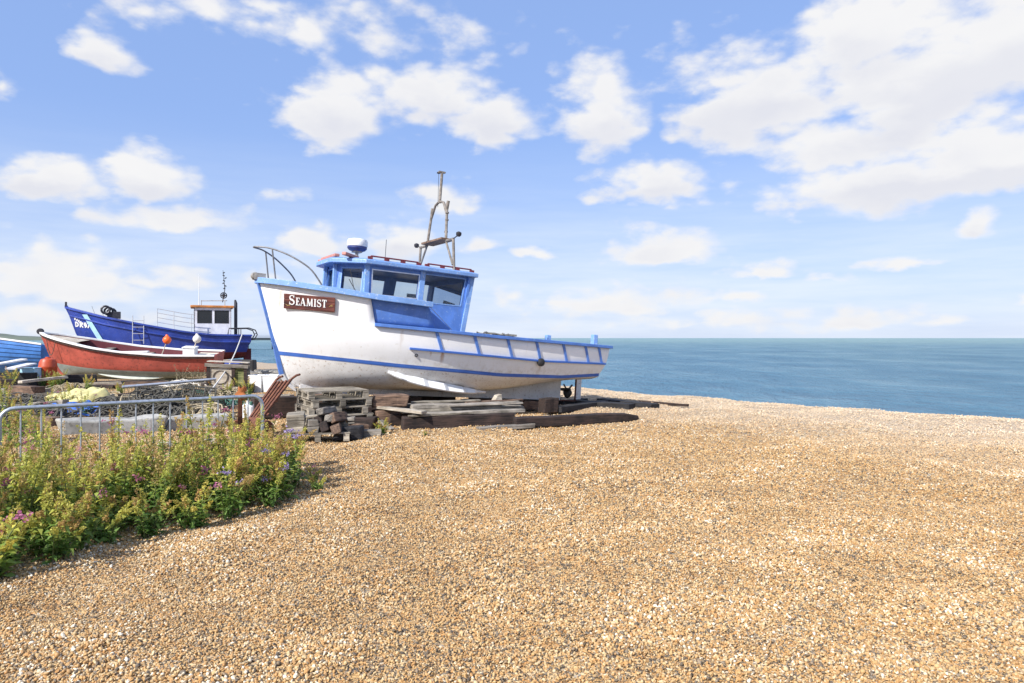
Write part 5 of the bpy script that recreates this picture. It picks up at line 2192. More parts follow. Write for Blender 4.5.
def stones():
    rg = random.Random(31)
    lab = 'rotten timber end wedged in the middle of the low pallet heap'
    for k, (px, py, w, hh, z, m) in enumerate([(316, 441, .13, .13, .14, 'grey_wood'), (324, 442, .14, .15, .14, 'dark_wood'), (333, 442, .15, .12, .14, 'brown_wood'),
                                              (320, 441, .12, .11, .28, 'dark_wood'), (328, 441, .13, .12, .29, 'grey_wood'), (336, 441, .1, .16, .26, 'brown_wood'), (324, 441, .1, .1, .40, 'grey_wood')]):
        p = G(px, py)
        v = Vector((rg.uniform(-.35, .35), 1, rg.uniform(-.1, .1))).normalized() * .2
        c = Vector((p.x, p.y + .2, z + hh / 2))
        plank('timber_end', lab, 'timber', c - v, c + v, w, hh, m, 'timber ends on the low pallet', roll=rg.uniform(-.5, .5), jag=.018, bev=.015)
    for (px, py, ln, rz, w, hh, m, lb) in [(345, 440, .42, .2, .3, .2, 'black_wood', 'dark rotten baulk lying beside the low pallet'),
                                           (364, 430, .40, -.1, .32, .24, 'dark_wood', 'dark timber lump in front of the pallet stack'),
                                           (354, 433, .3, .5, .25, .14, 'brown_wood', 'small brown timber between the dark baulk and the pallets')]:
        p = G(px, py)
        v = Vector((math.cos(rz), math.sin(rz), 0)) * ln / 2
        plank('timber_lump', lb, 'timber', p - v + Vector((0, .1, hh * .45)), p + v + Vector((0, .1, hh * .45)), w, hh, m, jag=.025, bev=.03)
    p = G(370, 437)
    plank('timber_offcut', 'short grey timber offcut lying near the bright green weed', 'timber', p + Vector((-.17, -.02, .06)), p + Vector((.17, .06, .06)), .2, .11, 'grey_wood')
    p = G(386, 431)
    plank('timber_offcut', 'small split offcut leaning on the left end of the dark sleeper', 'timber', p + Vector((-.12, .1, .16)), p + Vector((.12, -.06, .03)), .1, .05, 'grey_wood')


stones()


def timbers():
    d0, d1 = G(404, 432), G(516, 426.5)
    dr = (d1 - d0).normalized()
    pp = Vector((-dr.y, dr.x, 0))
    up = Vector((0, 0, 1))
    plank('sleeper', 'dark brown heavy sleeper at the front of the timber pile', 'timber', d0 + pp * .13 + up * .115, d1 + pp * .13 + up * .115, .26, .25, 'dark_wood', jag=.014, bev=.02)
    plank('sleeper', 'dark sleeper lying behind the front one beneath the grey planks', 'timber', d0 + pp * .62 + up * .13 - dr * .15, d1 + pp * .62 + up * .13, .26, .27, 'dark_wood', jag=.014, bev=.02)
    plank('sleeper', 'brown sleeper at the back of the timber pile near the bilge keel', 'timber', d0 + pp * 1.05 + up * .15 - dr * .1, d1 + pp * 1.05 + up * .15 + dr * .3, .24, .3, 'brown_wood', jag=.014, bev=.02)
    zz = .243
    plank('plank', 'long grey plank along the front top of the timber pile', 'plank', d0 + pp * .18 + dr * .2 + up * (zz + .028), d1 + pp * .16 + up * (zz + .028) + dr * .22, .2, .05, 'grey_wood', jag=.006)
    plank('plank', 'pale grey plank stacked second from the front of the timber pile', 'plank', d0 + pp * .52 + up * (zz + .058) + dr * .05, d1 + pp * .44 + up * (zz + .058) + dr * .3, .22, .06, 'pallet_wood', jag=.006)
    plank('plank', 'thick grey plank on top of the timber pile', 'plank', d0 + pp * .56 + up * (zz + .13) + dr * .25, d1 + pp * .50 + up * (zz + .12) - dr * .1, .2, .07, 'grey_wood', jag=.008)
    plank('plank', 'grey plank at the back of the timber pile beside the wedge', 'plank', d0 + pp * 1.02 + up * (zz + .10) + dr * .1, d1 + pp * .95 + up * (zz + .09) + dr * .45, .2, .07, 'grey_wood', jag=.008)
    plank('plank', 'pale plank poking out left of the pile under the brown block', 'plank', D(374, 406.5, 12.5), D(424, 412.5, 11.95), .16, .045, 'pale_wood', jag=.005)
    for k, (u0, u1, v0, v1, zz_, w, m, lb) in enumerate([(.1, 1.25, .02, .10, .262, .10, 'pallet_wood', 'thin pale lath lying along the front edge of the dark sleeper'),
                                                        (.9, 2.3, .36, .30, .385, .12, 'grey_wood', 'thin grey lath across the top of the timber pile'),
                                                        (.3, 1.6, .82, .70, .42, .14, 'pallet_wood', 'thin pale board leaning back on the timber pile'),
                                                        (1.3, 2.5, .64, .80, .40, .10, 'brown_wood', 'thin brown lath beside the wooden wedge')]):
        plank('lath', lb, 'plank', d0 + dr * u0 + pp * v0 + up * zz_, d0 + dr * u1 + pp * v1 + up * (zz_ + .01), w, .028, m, jag=.008, bev=.003)
    # blocks at the left end
    q = D(388, 415, 12.45)
    plank('timber_block', 'pinkish brown block low at the left end of the timber pile', 'timber block', Vector((q.x - .24, q.y - .05, .16)), Vector((q.x + .2, q.y + .12, .16)), .3, .32, 'brown_wood', jag=.012, bev=.02)
    q = D(390, 400, 12.55)
    plank('timber_block', 'large reddish brown block with dark end on top of the pile', 'timber block', Vector((q.x - .29, q.y - .06, .48)), Vector((q.x + .27, q.y + .14, .48)), .3, .22, 'brown_wood', jag=.014, bev=.025)
    q = D(450, 403, 13.1)
    plank('board_offcut', 'short white board lying on top of the timber pile', 'board', Vector((q.x - .3, q.y - .1, .375)), Vector((q.x + .25, q.y + .12, .375)), .16, .06, 'pale_wood')
    # wedge
    q = D(496, 400, 13.55)
    s = MB()
    s.add([(-.17, -.09, -.08), (.17, -.09, -.08), (.17, .09, -.08), (-.17, .09, -.08), (.0, -.08, .17), (.15, -.08, .2), (.15, .08, .2), (.0, .08, .17)],
          [(3, 2, 1, 0), (4, 5, 6, 7), (0, 1, 5, 4), (1, 2, 6, 5), (2, 3, 7, 6), (3, 0, 4, 7)])
    o = s.build('wedge', 'pale_wood', bevel=.01)
    o.location = (q.x, q.y, .39)
    o.scale = (.62, .8, .62)
    o.rotation_euler = (0, 0, PSI)
    tag(o, 'pale wooden wedge jammed between the timber pile and the white hull', 'wedge')
    # long beam to the right with the rotted end
    a, b_ = G(517, 428), G(642, 421)
    dd = (b_ - a).normalized()
    pq = Vector((-dd.y, dd.x, 0))
    plank('beam', 'long dark beam with rotted pointed end reaching out over the shingle', 'timber', a + pq * .12 + up * .08, b_ + pq * .12 + up * .08, .24, .19, 'dark_wood', taper=.8, jag=.012, bev=.02)
    plank('plank', 'short grey plank end lying at the joint of sleeper and long beam', 'plank', G(478, 431) + up * .03, G(533, 427) + up * .03, .18, .07, 'grey_wood')
    q = G(549, 413)
    plank('timber_block', 'square dark block standing below the propeller shaft', 'timber block', q + Vector((-.16, .1, .15)), q + Vector((.15, .28, .15)), .3, .31, 'dark_wood', jag=.015, bev=.02)
    q = G(530, 410)
    plank('timber_block', 'low grey block between timber pile and square dark block', 'timber block', q + Vector((-.18, .1, .09)), q + Vector((.17, .25, .09)), .24, .19, 'brown_wood', jag=.015)
    # greased skids behind the stern
    for k, (x0, y0, x1, y1, w, hh, m, lb) in enumerate([
            (556, 412, 604, 405, .28, .12, 'black_wood', 'black greased skid nearest the square dark block under the stern'),
            (578, 405, 632, 409, .28, .12, 'black_wood', 'black greased skid lying beyond the rudder of the white boat'),
            (600, 402, 655, 408, .26, .10, 'black_wood', 'black greased skid outermost of those running towards the sea'),
            (640, 403, 688, 406.5, .07, .06, 'dark_wood', 'thin dark stick on the shingle beyond the greased skids'),
            (560, 405, 585, 402, .2, .1, 'black_wood', 'short black board under the rudder of the white boat')]):
        plank('skid', lb, 'timber', G(x0, y0) + up * hh * .45, G(x1, y1) + up * hh * .45, w, hh, m, 'greased skids behind the stern')
    # net clutter on the gunwale edge of the white boat
    s = MB()
    rg = random.Random(3)
    for k in range(9):
        c = Vector((-4.25 - .09 * k, 1.05 + rg.uniform(-.1, .06), 1.345))
        s.tube([c + Vector((rg.uniform(-.1, .1), rg.uniform(-.08, .08), rg.uniform(-.01, .06))) for _ in range(6)], .016, 5)
    for k in range(4):
        s.box((-4.3 - .22 * k, 1.02, 1.35 + .01 * k), (.2, .16, .04), Matrix.Rotation(rg.uniform(-.3, .3), 3, 'Z'))
    o = s.build('net_scraps', 'rock')
    o.matrix_world = SEA.copy()
    tag(o, 'small heap of grey net scraps on the white boat gunwale', 'net', kind='stuff')


timbers()


# ------------------------------------------------------------------ rusty sack truck
def sack_truck():
    bot, topp = Vector((-4.30, 11.30, .08)), Vector((-4.0, 12.25, .86))
    ax = (topp - bot).normalized()
    wd_ = Vector((.86, -.5, 0))
    wd_ = (wd_ - ax * wd_.dot(ax)).normalized()
    nn = ax.cross(wd_)
    if nn.z > 0:
        pass
    else:
        nn = -nn
    root = thing('sack_truck', 'rusty iron sack truck leaning against the pallet stack', 'sack truck', bot)
    M = Matrix((wd_, ax, wd_.cross(ax))).transposed().to_4x4()
    root.matrix_world = Matrix.Translation(bot) @ M
    L = (topp - bot).length
    for k in range(5):
        s = MB()
        x = -.15 + .075 * k
        n_ = 1 - .12 * abs(k - 2) / 2
        s.box((x * .95, L * .5, 0), (.042, L * (1 if k in (0, 4) else .96), .035), Matrix.Rotation(-x * .25, 3, 'Z'))
        s.build('bar', 'rust', root)
    for k, y in enumerate((.12, .42, .75, L - .04)):
        s = MB()
        s.box((0, y, -.024), (.44 - .05 * k, .05, .016))
        s.build('cross_bar', 'rust', root)
    for sg in (1, -1):
        s = MB()
        x = .17 * sg
        s.tube([(x, L - .05, 0), (x * 1.05, L + .03, .0), (x * 1.1 + .08, L + .06, .03), (x * 1.1 + .17, L + .05, .05)], .02, 8)
        s.build('handle', 'rust', root)
    s = MB()
    s.box((0, .10, .045), (.5, .36, .012), Matrix.Rotation(R(4), 3, 'X'))
    s.build('nose_plate', 'rust', root)
    s = MB()
    s.box((0, .0, .12), (.5, .02, .3))
    s.build('toe_plate', 'rust', root)
    for sg in (1, -1):
        s = MB()
        s.lathe([(.04, -.03), (.13, -.03), (.145, 0), (.13, .03), (.04, .03)], 18, M=Matrix.Translation((.29 * sg, .14, -.09)) @ Matrix.Rotation(R(90), 4, 'Y'))
        w = s.build('wheel', 'rust', root, 40)
    s = MB()
    s.tube([(-.32, .14, -.09), (.32, .14, -.09)], .016, 8)
    s.build('axle', 'rust', root)


sack_truck()


# ------------------------------------------------------------------ crowd barrier, post and rag
BA, BB = Vector((-4.76, 6.5, 0)), Vector((-2.86, 8.02, 0))


def barrier():
    d = (BB - BA)
    L = d.length
    root = thing('crowd_barrier', 'galvanised steel crowd barrier standing behind the flowering plants', 'barrier', BA, (0, 0, math.atan2(d.y, d.x)))
    zt, zb, r = .94, .10, .12
    pts = []
    for cx, cz, a0 in ((L - r, zt - r, 0), (r, zt - r, 90), (r, zb + r, 180), (L - r, zb + r, 270)):
        for k in range(6):
            a = R(a0 + 18 * k)
            pts.append((cx + r * math.cos(a), 0, cz + r * math.sin(a)))
    s = MB()
    s.tube(pts, .020, 10, closed=True)
    s.build('frame', 'galvanised', root, 40)
    n = 15
    for k in range(1, n):
        s = MB()
        x = L * k / n
        s.tube([(x, 0, zb), (x, 0, zt)], .0075, 8)
        s.build('bar', 'galvanised', root, 40)
    for x in (.25, L - .25):
        s = MB()
        s.tube([(x, -.28, .0), (x, -.2, .06), (x, .2, .06), (x, .28, .0)], .018, 8)
        s.tube([(x, 0, .06), (x, 0, .11)], .018, 8)
        s.build('foot', 'galvanised', root, 40)
    u = d.normalized()
    pp = Vector((-u.y, u.x, 0))
    p = BA + u * (L - .22) + pp * .09
    s = MB()
    s.box((0, 0, .47), (.05, .006, .96))
    s.box((.022, .022, .47), (.006, .05, .955))
    o = s.build('iron_post', 'rust', None)
    o.location = p
    o.rotation_euler = (0, 0, math.atan2(d.y, d.x))
    tag(o, 'rusty angle iron post behind the right end of the barrier', 'post')
    rg = random.Random(5)
    P = []
    for i in range(9):
        row = []
        a = 2 * math.pi * i / 8
        for j in range(7):
            rr = .032 + .014 * math.sin(j * 1.3 + i) + .012 * rg.uniform(-1, 1)
            if j in (0,):
                rr *= .5
            row.append((rr * 1.4 * math.cos(a), rr * math.sin(a), -.06 + .024 * j * (1.1 if i % 2 else .9)))
        P.append(row)
    P[8] = P[0]
    s = MB()
    s.grid(P)
    o = s.build('rag', 'rag_orange', None, 60)
    q = p - pp * .05
    o.location = (q.x, q.y, .96)
    tag(o, 'faded orange rag knotted round the barrier top rail', 'rag')


barrier()


# ------------------------------------------------------------------ junk yard behind the barrier
def drape(name, label, cat, mat, c, sx, sy, h, rz, seed, folds=5):
    rg = random.Random(seed)
    ph = [rg.uniform(0, 6) for _ in range(6)]
    n = 40
    s = MB()
    P = []
    for i in range(n + 1):
        row = []
        for j in range(n + 1):
            u, v = i / n * 2 - 1, j / n * 2 - 1
            e = 1 + .12 * math.sin(3 * u + ph[0]) + .10 * math.sin(4 * v + ph[1])
            x, y = u * sx / 2 * e, v * sy / 2 * e
            m = max(0, 1 - (abs(u) ** 2.4 + abs(v) ** 2.4) * .9)
            z = h * (m ** .55) * (.78 + .3 * math.sin(2.4 * u + ph[2]) * math.cos(2 * v + ph[3]))
            z += .035 * math.sin(folds * 2 * u + 3 * math.sin(2 * v + ph[4])) * (.3 + m) + .02 * math.sin(9 * v + 5 * u + ph[5]) + .022 * abs(math.sin(7 * u - 6 * v + 2 * math.sin(5 * u + ph[1]))) + .016 * abs(math.sin(11 * v + 4 * u + ph[0]))
            row.append((x, y, max(.012, z + .015)))
        P.append(row)
    s.grid(P)
    o = s.build(name, mat, None, 70)
    o.location = c
    o.rotation_euler = (0, 0, rz)
    md = o.modifiers.new('solid', 'SOLIDIFY')
    md.thickness = .008
    tag(o, label, cat)
    return o


def lobster_pot(label, loc, rz, mat, group):
    root = thing('lobster_pot', label, 'lobster pot', loc, (0, 0, rz), group)
    L, W, Hh = .7, .46, .42
    s = MB()
    for x in (-L / 2, -L / 6, L / 6, L / 2):
        pts = [(x, W / 2 * math.cos(a), .05 + Hh * math.sin(a) ** .8 if math.sin(a) > 0 else .05) for a in np.linspace(0, math.pi, 11)]
        s.tube(pts, .016, 6)
        s.tube([(x, -W / 2, .05), (x, W / 2, .05)], .016, 6)
    for a in (0, .6, 1.15, 1.57, 1.99, 2.54, 3.14):
        y, z = W / 2 * math.cos(a), .05 + Hh * max(0, math.sin(a)) ** .8
        s.tube([(-L / 2, y, z), (L / 2, y, z)], .012, 6)
    o = s.build('frame', mat, root)
    o['kind'] = 'stuff'
    s = MB()
    for k in range(19):
        x = -L / 2 + L * k / 18
        s.tube([(x + .03 * math.sin(j), (W / 2 + .004) * math.cos(a), .05 + (Hh + .004) * max(0, math.sin(a)) ** .8) for j, a in enumerate(np.linspace(0, math.pi, 12))], .005, 4)
    for a in np.linspace(0, math.pi, 15):
        y, z = (W / 2 + .004) * math.cos(a), .05 + (Hh + .004) * max(0, math.sin(a)) ** .8
        s.tube([(-L / 2, y, z), (L / 2, y, z)], .005, 4)
    for sg in (-1, 1):
        for k in range(7):
            y = -W / 2 * .8 + W * .8 * k / 6
            s.tube([(L / 2 * sg, y, .05), (L / 2 * sg, y, .05 + Hh * math.sqrt(max(0, 1 - (2 * y / W) ** 2)))], .005, 4)
    o = s.build('netting', 'net_dark' if mat != 'net_green' else 'net_green', root)
    o['kind'] = 'stuff'
    s = MB()
    s.box((0, 0, .02), (L + .06, W + .04, .035))
    s.build('base_board', 'grey_wood', root)
    return root


def rope_heap(name, label, cat, mat, c, r, h, n, seed, tr=.014):
    rg = random.Random(seed)
    s = MB()
    for k in range(n):
        a0, rr = rg.uniform(0, 6.28), rg.uniform(.08, .25)
        cx, cy = rg.gauss(0, r * .42), rg.gauss(0, r * .42)
        hh = h * math.exp(-(cx * cx + cy * cy) / (r * r) * 1.2) * rg.uniform(.3, 1)
        tilt = rg.uniform(-.5, .5)
        pts = [(cx + rr * math.cos(a0 + t) * 1.2, cy + rr * math.sin(a0 + t), max(.012, hh + rr * .5 * math.sin(a0 + t + tilt) + .03 * math.sin(3 * t))) for t in np.linspace(0, rg.uniform(3, 6), 12)]
        s.tube(pts, tr, 5, cap=False)
    o = s.build(name, mat, None, 60)
    o.location = c
    tag(o, label, cat, kind='stuff')
    return o


def junk():
    up = Vector((0, 0, 1))
    # long pale concrete beam behind the barrier
    a, b_ = G(60, 441), G(229, 428.5)
    dd = (b_ - a).normalized()
    pp = Vector((-dd.y, dd.x, 0))
    plank('concrete_beam', 'long pale concrete beam lying behind the middle of the barrier', 'concrete beam', a + pp * .25 + up * .13, a.lerp(b_, .6) + pp * .25 + up * .13, .5, .30, 'concrete', jag=.03, bev=.03)
    plank('concrete_beam', 'short broken concrete beam behind the rag end of the barrier', 'concrete beam', a.lerp(b_, .62) + pp * .30 + up * .11, b_ + pp * .25 + up * .11, .45, .26, 'concrete', jag=.03, bev=.03)
    plank('plank', 'pale narrow plank on the shingle just behind the barrier', 'plank', G(158, 448) + up * .05, G(216, 444) + up * .05, .12, .06, 'pale_wood')
    drape('tarpaulin', 'faded yellow tarpaulin thrown over a low heap', 'tarpaulin', 'tarp_yellow', (-10.25, 16.6, 0), 1.55, 1.2, .46, .2, 3)
    drape('tarpaulin', 'crumpled blue tarpaulin lying in front of the yellow one', 'tarpaulin', 'tarp_blue', (-8.95, 14.2, 0), 1.25, .8, .27, .3, 8, 7)
    for k, (px, d, rz, m) in enumerate([(143, 13.6, .25, 'rope_tan'), (152, 14.9, -.3, 'net_dark'), (170, 13.8, .5, 'net_dark'), (188, 14.4, .1, 'net_green'), (203, 13.4, -.2, 'net_dark')]):
        x = (px - 512) / F_PX * d
        lobster_pot(['tan framed lobster pot beside the yellow tarpaulin', 'dark lobster pot behind the tan framed one', 'dark lobster pot under the metal pole, middle of the row',
                     'green netted lobster pot beside the mooring rope', 'dark lobster pot at the foot of the mooring rope'][k], (x, d, ground_z(x, d) - .01), rz, m, 'lobster pots behind the barrier')
    for k, (px, d, rz, m) in enumerate([(150, 14.1, .6, 'net_dark'), (176, 14.0, -.2, 'rope_tan'), (197, 13.9, .4, 'net_dark')]):
        x = (px - 512) / F_PX * d
        o = lobster_pot(['dark lobster pot piled on top, nearest the yellow tarpaulin', 'tan lobster pot piled on top of the others', 'dark lobster pot piled on top beside the mooring rope'][k],
                        (x, d, .26), rz, m, 'lobster pots behind the barrier')
        o.rotation_euler = (.3 * (-1) ** k, .15 * (1, -1, 1)[k], rz)
        o.scale = (.85, .85, .85)
    for k, (px, d, r, hh, m, lb) in enumerate([(160, 13.4, 1.0, .62, 'net_dark', 'dark net spread over the row of lobster pots'), (114, 14.6, .7, .3, 'net_dark', 'dark net heap right of the yellow tarpaulin'),
                                               (14, 15.5, .8, .35, 'net_dark', 'dark net heap left of the yellow tarpaulin'), (36, 13.2, .7, .3, 'net_dark', 'dark net heap behind the left barrier bars'),
                                               (225, 17.5, .7, .3, 'rope_tan', 'tan rope heap in front of the wooden crate'), (178, 12.9, .7, .3, 'net_dark', 'dark tangle of net in front of the lobster pots'), (132, 13.1, .5, .22, 'net_dark', 'dark tangle of net beside the blue tarpaulin'),
                                               (205, 12.9, .45, .3, 'rope_tan', 'heap of tan rope behind the end of the concrete beam')]):
        x = (px - 512) / F_PX * d
        rope_heap('net_heap', lb, 'net', m, (x, d, ground_z(x, d) - .02), r, hh, 90, 60 + k)
    s = MB()
    s.tube([D(122, 387, 13.2), D(170, 383, 13.7), D(216, 379, 14.2)], .028, 10)
    o = s.build('metal_pole', 'alu', None, 40)
    tag(o, 'long bright metal pole lying across the lobster pots', 'pole')
    plank('plank', 'grey plank lying flat in front of the crate and the white bins', 'plank', G(214, 397) + up * .05, G(292, 398) + up * .05, .25, .07, 'grey_wood')
    plank('timber', 'dark timber lying beside the yellow tarpaulin', 'timber', Vector((-9.5, 16.9, .12)), Vector((-8.75, 17.2, .12)), .25, .26, 'dark_wood')
    # crate with plywood front
    cx, cy = (229 - 512) / F_PX * 21, 21
    root = thing('wooden_crate', 'broken wooden crate with plywood front and dark post behind the pots', 'crate', (cx, cy, .0), (0, 0, .25))
    s = MB()
    s.box((-.2, -.3, .45), (.62, .02, .62))
    s.build('front_panel', 'pale_wood', root)
    s = MB()
    s.tube([(-.2 + .2 * math.cos(a), -.325, .45 + .2 * math.sin(a)) for a in np.linspace(0, 6.28, 20)], .02, 6)
    s.build('hoop', 'grey_wood', root)
    for x in (-.53, .16, .5):
        s = MB()
        s.box((x, -.3, .40), (.09, .09, .86))
        s.build('post', 'dark_wood', root)
    for z in (.12, .78):
        s = MB()
        s.box((-.02, -.36, z), (1.2, .03, .1), Matrix.Rotation(.06, 3, 'Y'))
        s.build('slat', 'grey_wood', root)
    for k in range(4):
        s = MB()
        s.box((-.02, -.1 + .16 * k, .88), (1.15, .13, .025), Matrix.Rotation(.05, 3, 'Y'))
        s.build('lid_board', 'pale_wood', root)
    s = MB()
    s.box((.33, -.27, .42), (.26, .02, .6))
    s.build('side_panel', 'moss_wood', root)
    s = MB()
    s.box((0, .4, .4), (1.1, .03, .8))
    s.build('back_panel', 'grey_wood', root)
    # white bins
    for k, (px, w) in enumerate(((258.5, .40), (271.5, .44))):
        x = (px - 512) / F_PX * 20.8
        r = thing('plastic_bin', ['white plastic bin next to the black tub', 'white plastic bin next to the stem of the white boat'][k], 'bin', (x, 20.8, -.005), (0, 0, .12 * (k * 2 - 1)), 'white bins by the crate')
        s = MB()
        h2 = .50
        vs = []
        for z, q in ((0, .82), (h2, 1.0)):
            for a, c in ((-1, -1), (1, -1), (1, 1), (-1, 1)):
                vs.append((a * w / 2 * q, c * .22 * q, z))
        s.add(vs, [(0, 1, 5, 4), (1, 2, 6, 5), (2, 3, 7, 6), (3, 0, 4, 7), (3, 2, 1, 0)])
        o = s.build('body', 'white_plastic', r)
        o.modifiers.new('solid', 'SOLIDIFY').thickness = .012
        s = MB()
        s.tube([(-w / 2, -.22, h2), (w / 2, -.22, h2), (w / 2, .22, h2), (-w / 2, .22, h2)], .016, 6, closed=True)
        s.build('rim', 'white_plastic', r)
    x = (250.5 - 512) / F_PX * 20.5
    s = MB()
    s.lathe([(.13, 0), (.16, .24), (.175, .26), (.15, .26), (.12, .03)], 16)
    o = s.build('tub', 'black_rubber', None, 40)
    o.location = (x, 20.4, -.01)
    tag(o, 'small black tub between the crate and the white bins', 'tub')
    # jerrycan behind the barrier
    r = thing('jerrycan', 'white plastic jerrycan behind the right end of the barrier', 'jerrycan', ((248 - 512) / F_PX * 12.8, 12.8, -.01), (0, 0, .3))
    s = MB()
    s.box((0, 0, .2), (.2, .3, .4))
    s.build('body', 'white_plastic', r, bevel=.04)
    s = MB()
    s.tube([(0, -.1, .40), (0, -.08, .46), (0, .06, .46), (0, .1, .40)], .018, 8)
    s.build('handle', 'white_plastic', r)
    s = MB()
    s.lathe([(.03, .39), (.03, .45), (.02, .455)], 10, M=Matrix.Translation((.06, -.11, 0)))
    s.build('cap', 'net_green', r)
    # rubble bank behind
    rg = random.Random(9)
    for k in range(16):
        px = 243 + 3.2 * k + rg.uniform(-2, 2)
        d = rg.uniform(26.5, 31)
        sz = rg.uniform(.28, .6)
        x = (px - 512) / F_PX * d
        rock('stone', (x, d, ground_z(x, d)), (sz, sz * .8, sz * rg.uniform(.5, .8)), 'rock', 'grey rubble stone in the bank behind the white bins', 'stone', 'rubble bank', 100 + k, .15)
    # orange barrel and its neighbours
    x = (48 - 512) / F_PX * 22.6
    root = thing('barrel', 'orange plastic barrel standing by the red boat bow', 'barrel', (x, 22.6, -.02))
    root.scale = (.80, .80, .97)
    s = MB()
    s.lathe([(.27, 0), (.31, .03), (.32, .3), (.335, .33), (.335, .37), (.32, .40), (.32, .66), (.335, .69), (.335, .73), (.32, .76), (.31, .86), (.25, .96), (.12, 1.0)], 28)
    s.build('body', 'orange_plastic', root, 35)
    s = MB()
    s.lathe([(.1, .99), (.1, 1.03), (.08, 1.04)], 16)
    s.build('cap', 'orange_plastic', root, 35)
    s = MB()
    s.box((0, 0, .18), (.46, .36, .36))
    s.box((0, 0, .37), (.5, .4, .03))
    o = s.build('fish_box', 'sky_blue_band', None, bevel=.02)
    o.location = ((31 - 512) / F_PX * 22.2, 22.2, .28)
    tag(o, 'pale blue fish box next to the orange barrel', 'box')
    s = MB()
    s.box((0, 0, .15), (.7, .5, .3), jit=.03)
    o = s.build('crate_base', 'dark_wood', None, bevel=.02)
    o.location = ((31 - 512) / F_PX * 22.2, 22.2, -.02)
    tag(o, 'dark timber box carrying the pale blue fish box', 'box')
    # white boards and dark timbers at the far left
    for k, (x0, y0, x1, y1, d0, d1, m, w, hh, lb) in enumerate([
            (-14, 366, 24, 359.5, 21.0, 22.0, 'white_paint', .34, .05, 'white painted board on top of the dark timber heap'),
            (10, 369, 32, 363.5, 20.8, 21.8, 'lilac_white', .3, .05, 'lilac grey board sloping beside the white painted one'),
            (-16, 373, 16, 372, 20.0, 20.3, 'dark_wood', .4, .42, 'thick dark timber at the front of the left heap'),
            (-18, 370, 34, 372, 21.3, 21.5, 'black_wood', .45, .55, 'black timber beneath the white painted board'),
            (12, 376, 40, 380, 19.5, 19.0, 'brown_wood', .3, .3, 'short brown timber below the lilac grey board'),
            (20, 382, 66, 377, 18.6, 20.5, 'pale_wood', .12, .07, 'pale narrow plank propped in front of the orange barrel')]):
        a, c = D(x0, y0, d0), D(x1, y1, d1)
        if hh > .2:
            a.z = c.z = hh / 2 - .02
        plank('board' if hh < .1 else 'timber', lb, 'board' if hh < .1 else 'timber', a, c, w, hh, m)
    # timbers before the red boat
    for k, (px, py, ln, rz, w, hh, m, lb) in enumerate([
            (79, 386, 1.0, .5, .35, .4, 'black_wood', 'black baulk lying below the forefoot of the red open boat'),
            (95, 389, 1.5, -.25, .2, .15, 'dark_wood', 'thin dark timber sloping in front of the red open boat'),
            (150, 386, 1.6, .1, .25, .16, 'brown_wood', 'brown timber on the shingle under the red boat bilge'),
            (20, 395, 1.5, .1, .5, .2, 'stone_block', 'flat pale stone slab lying left of the yellow tarpaulin'),
            (30, 402, .9, .6, .3, .2, 'dark_wood', 'dark timber in front of the pale stone slab'),
            (60, 409, 1.2, -.3, .2, .12, 'grey_wood', 'grey timber between blue tarpaulin and barrier'),
            (22, 420, 1.0, .4, .35, .3, 'black_wood', 'black timber behind the left end of the barrier'),
            (40, 428, .7, -.2, .25, .22, 'brown_wood', 'reddish timber offcut behind the left barrier bars')]):
        p = G(px, py)
        v = Vector((math.cos(rz), math.sin(rz), 0)) * ln / 2
        plank('timber' if m != 'stone_block' else 'stone_slab', lb, 'timber' if m != 'stone_block' else 'stone', p - v + up * hh * .42, p + v + up * hh * .42, w, hh, m, jag=.015)


def scatter_junk():
    rg = random.Random(15)
    up = Vector((0, 0, 1))
    kinds = [('driftwood', 'weathered driftwood length lying among the yard clutter', 'driftwood', 'grey_wood'), ('driftwood', 'weathered driftwood length lying among the yard clutter', 'driftwood', 'pallet_wood'),
             ('scrap_timber', 'dark scrap timber lying among the yard clutter', 'timber', 'dark_wood'), ('scrap_timber', 'dark scrap timber lying among the yard clutter', 'timber', 'brown_wood')]
    for k in range(34):
        py = rg.uniform(384, 424)
        px = rg.uniform(2, 235) if py < 412 else rg.uniform(2, 60)
        if 118 < px < 212 and py > 396:
            continue
        p = G(px, py)
        a = rg.uniform(-.6, .9)
        ln = rg.uniform(.5, 1.6)
        w, hh = rg.uniform(.06, .2), rg.uniform(.05, .16)
        v = Vector((math.cos(a), math.sin(a), rg.uniform(-.04, .12))) * ln / 2
        nm, lb, ct, m = kinds[k % 4]
        plank(nm, lb, ct, p - v + up * (hh * .5 + abs(v.z)), p + v + up * (hh * .5 + abs(v.z)), w, hh, m, ct + ' strewn about the yard', jag=.015)
    for k, (px, py, r, hh, m, lb) in enumerate([(70, 392, .6, .25, 'rope_tan', 'tan rope tangle behind the yellow tarpaulin'), (95, 404, .5, .22, 'rope_tan', 'tan rope tangle right of the blue tarpaulin'),
                                                (222, 410, .4, .25, 'net_green', 'green net tangle near the jerrycan'), (8, 410, .5, .25, 'rope_tan', 'tan rope tangle beside the dark net heap'), (178, 388, .6, .2, 'rope_white', 'pale rope tangle before the dry bush')]):
        p = G(px, py)
        rope_heap('rope_heap', lb, 'rope', m, (p.x, p.y, ground_z(p.x, p.y) - .02), r, hh, 45, 160 + k, .012)


m_ = wood('moss_wood', (0.10, 0.12, 0.04), (0.30, 0.29, 0.12))
junk()
scatter_junk()


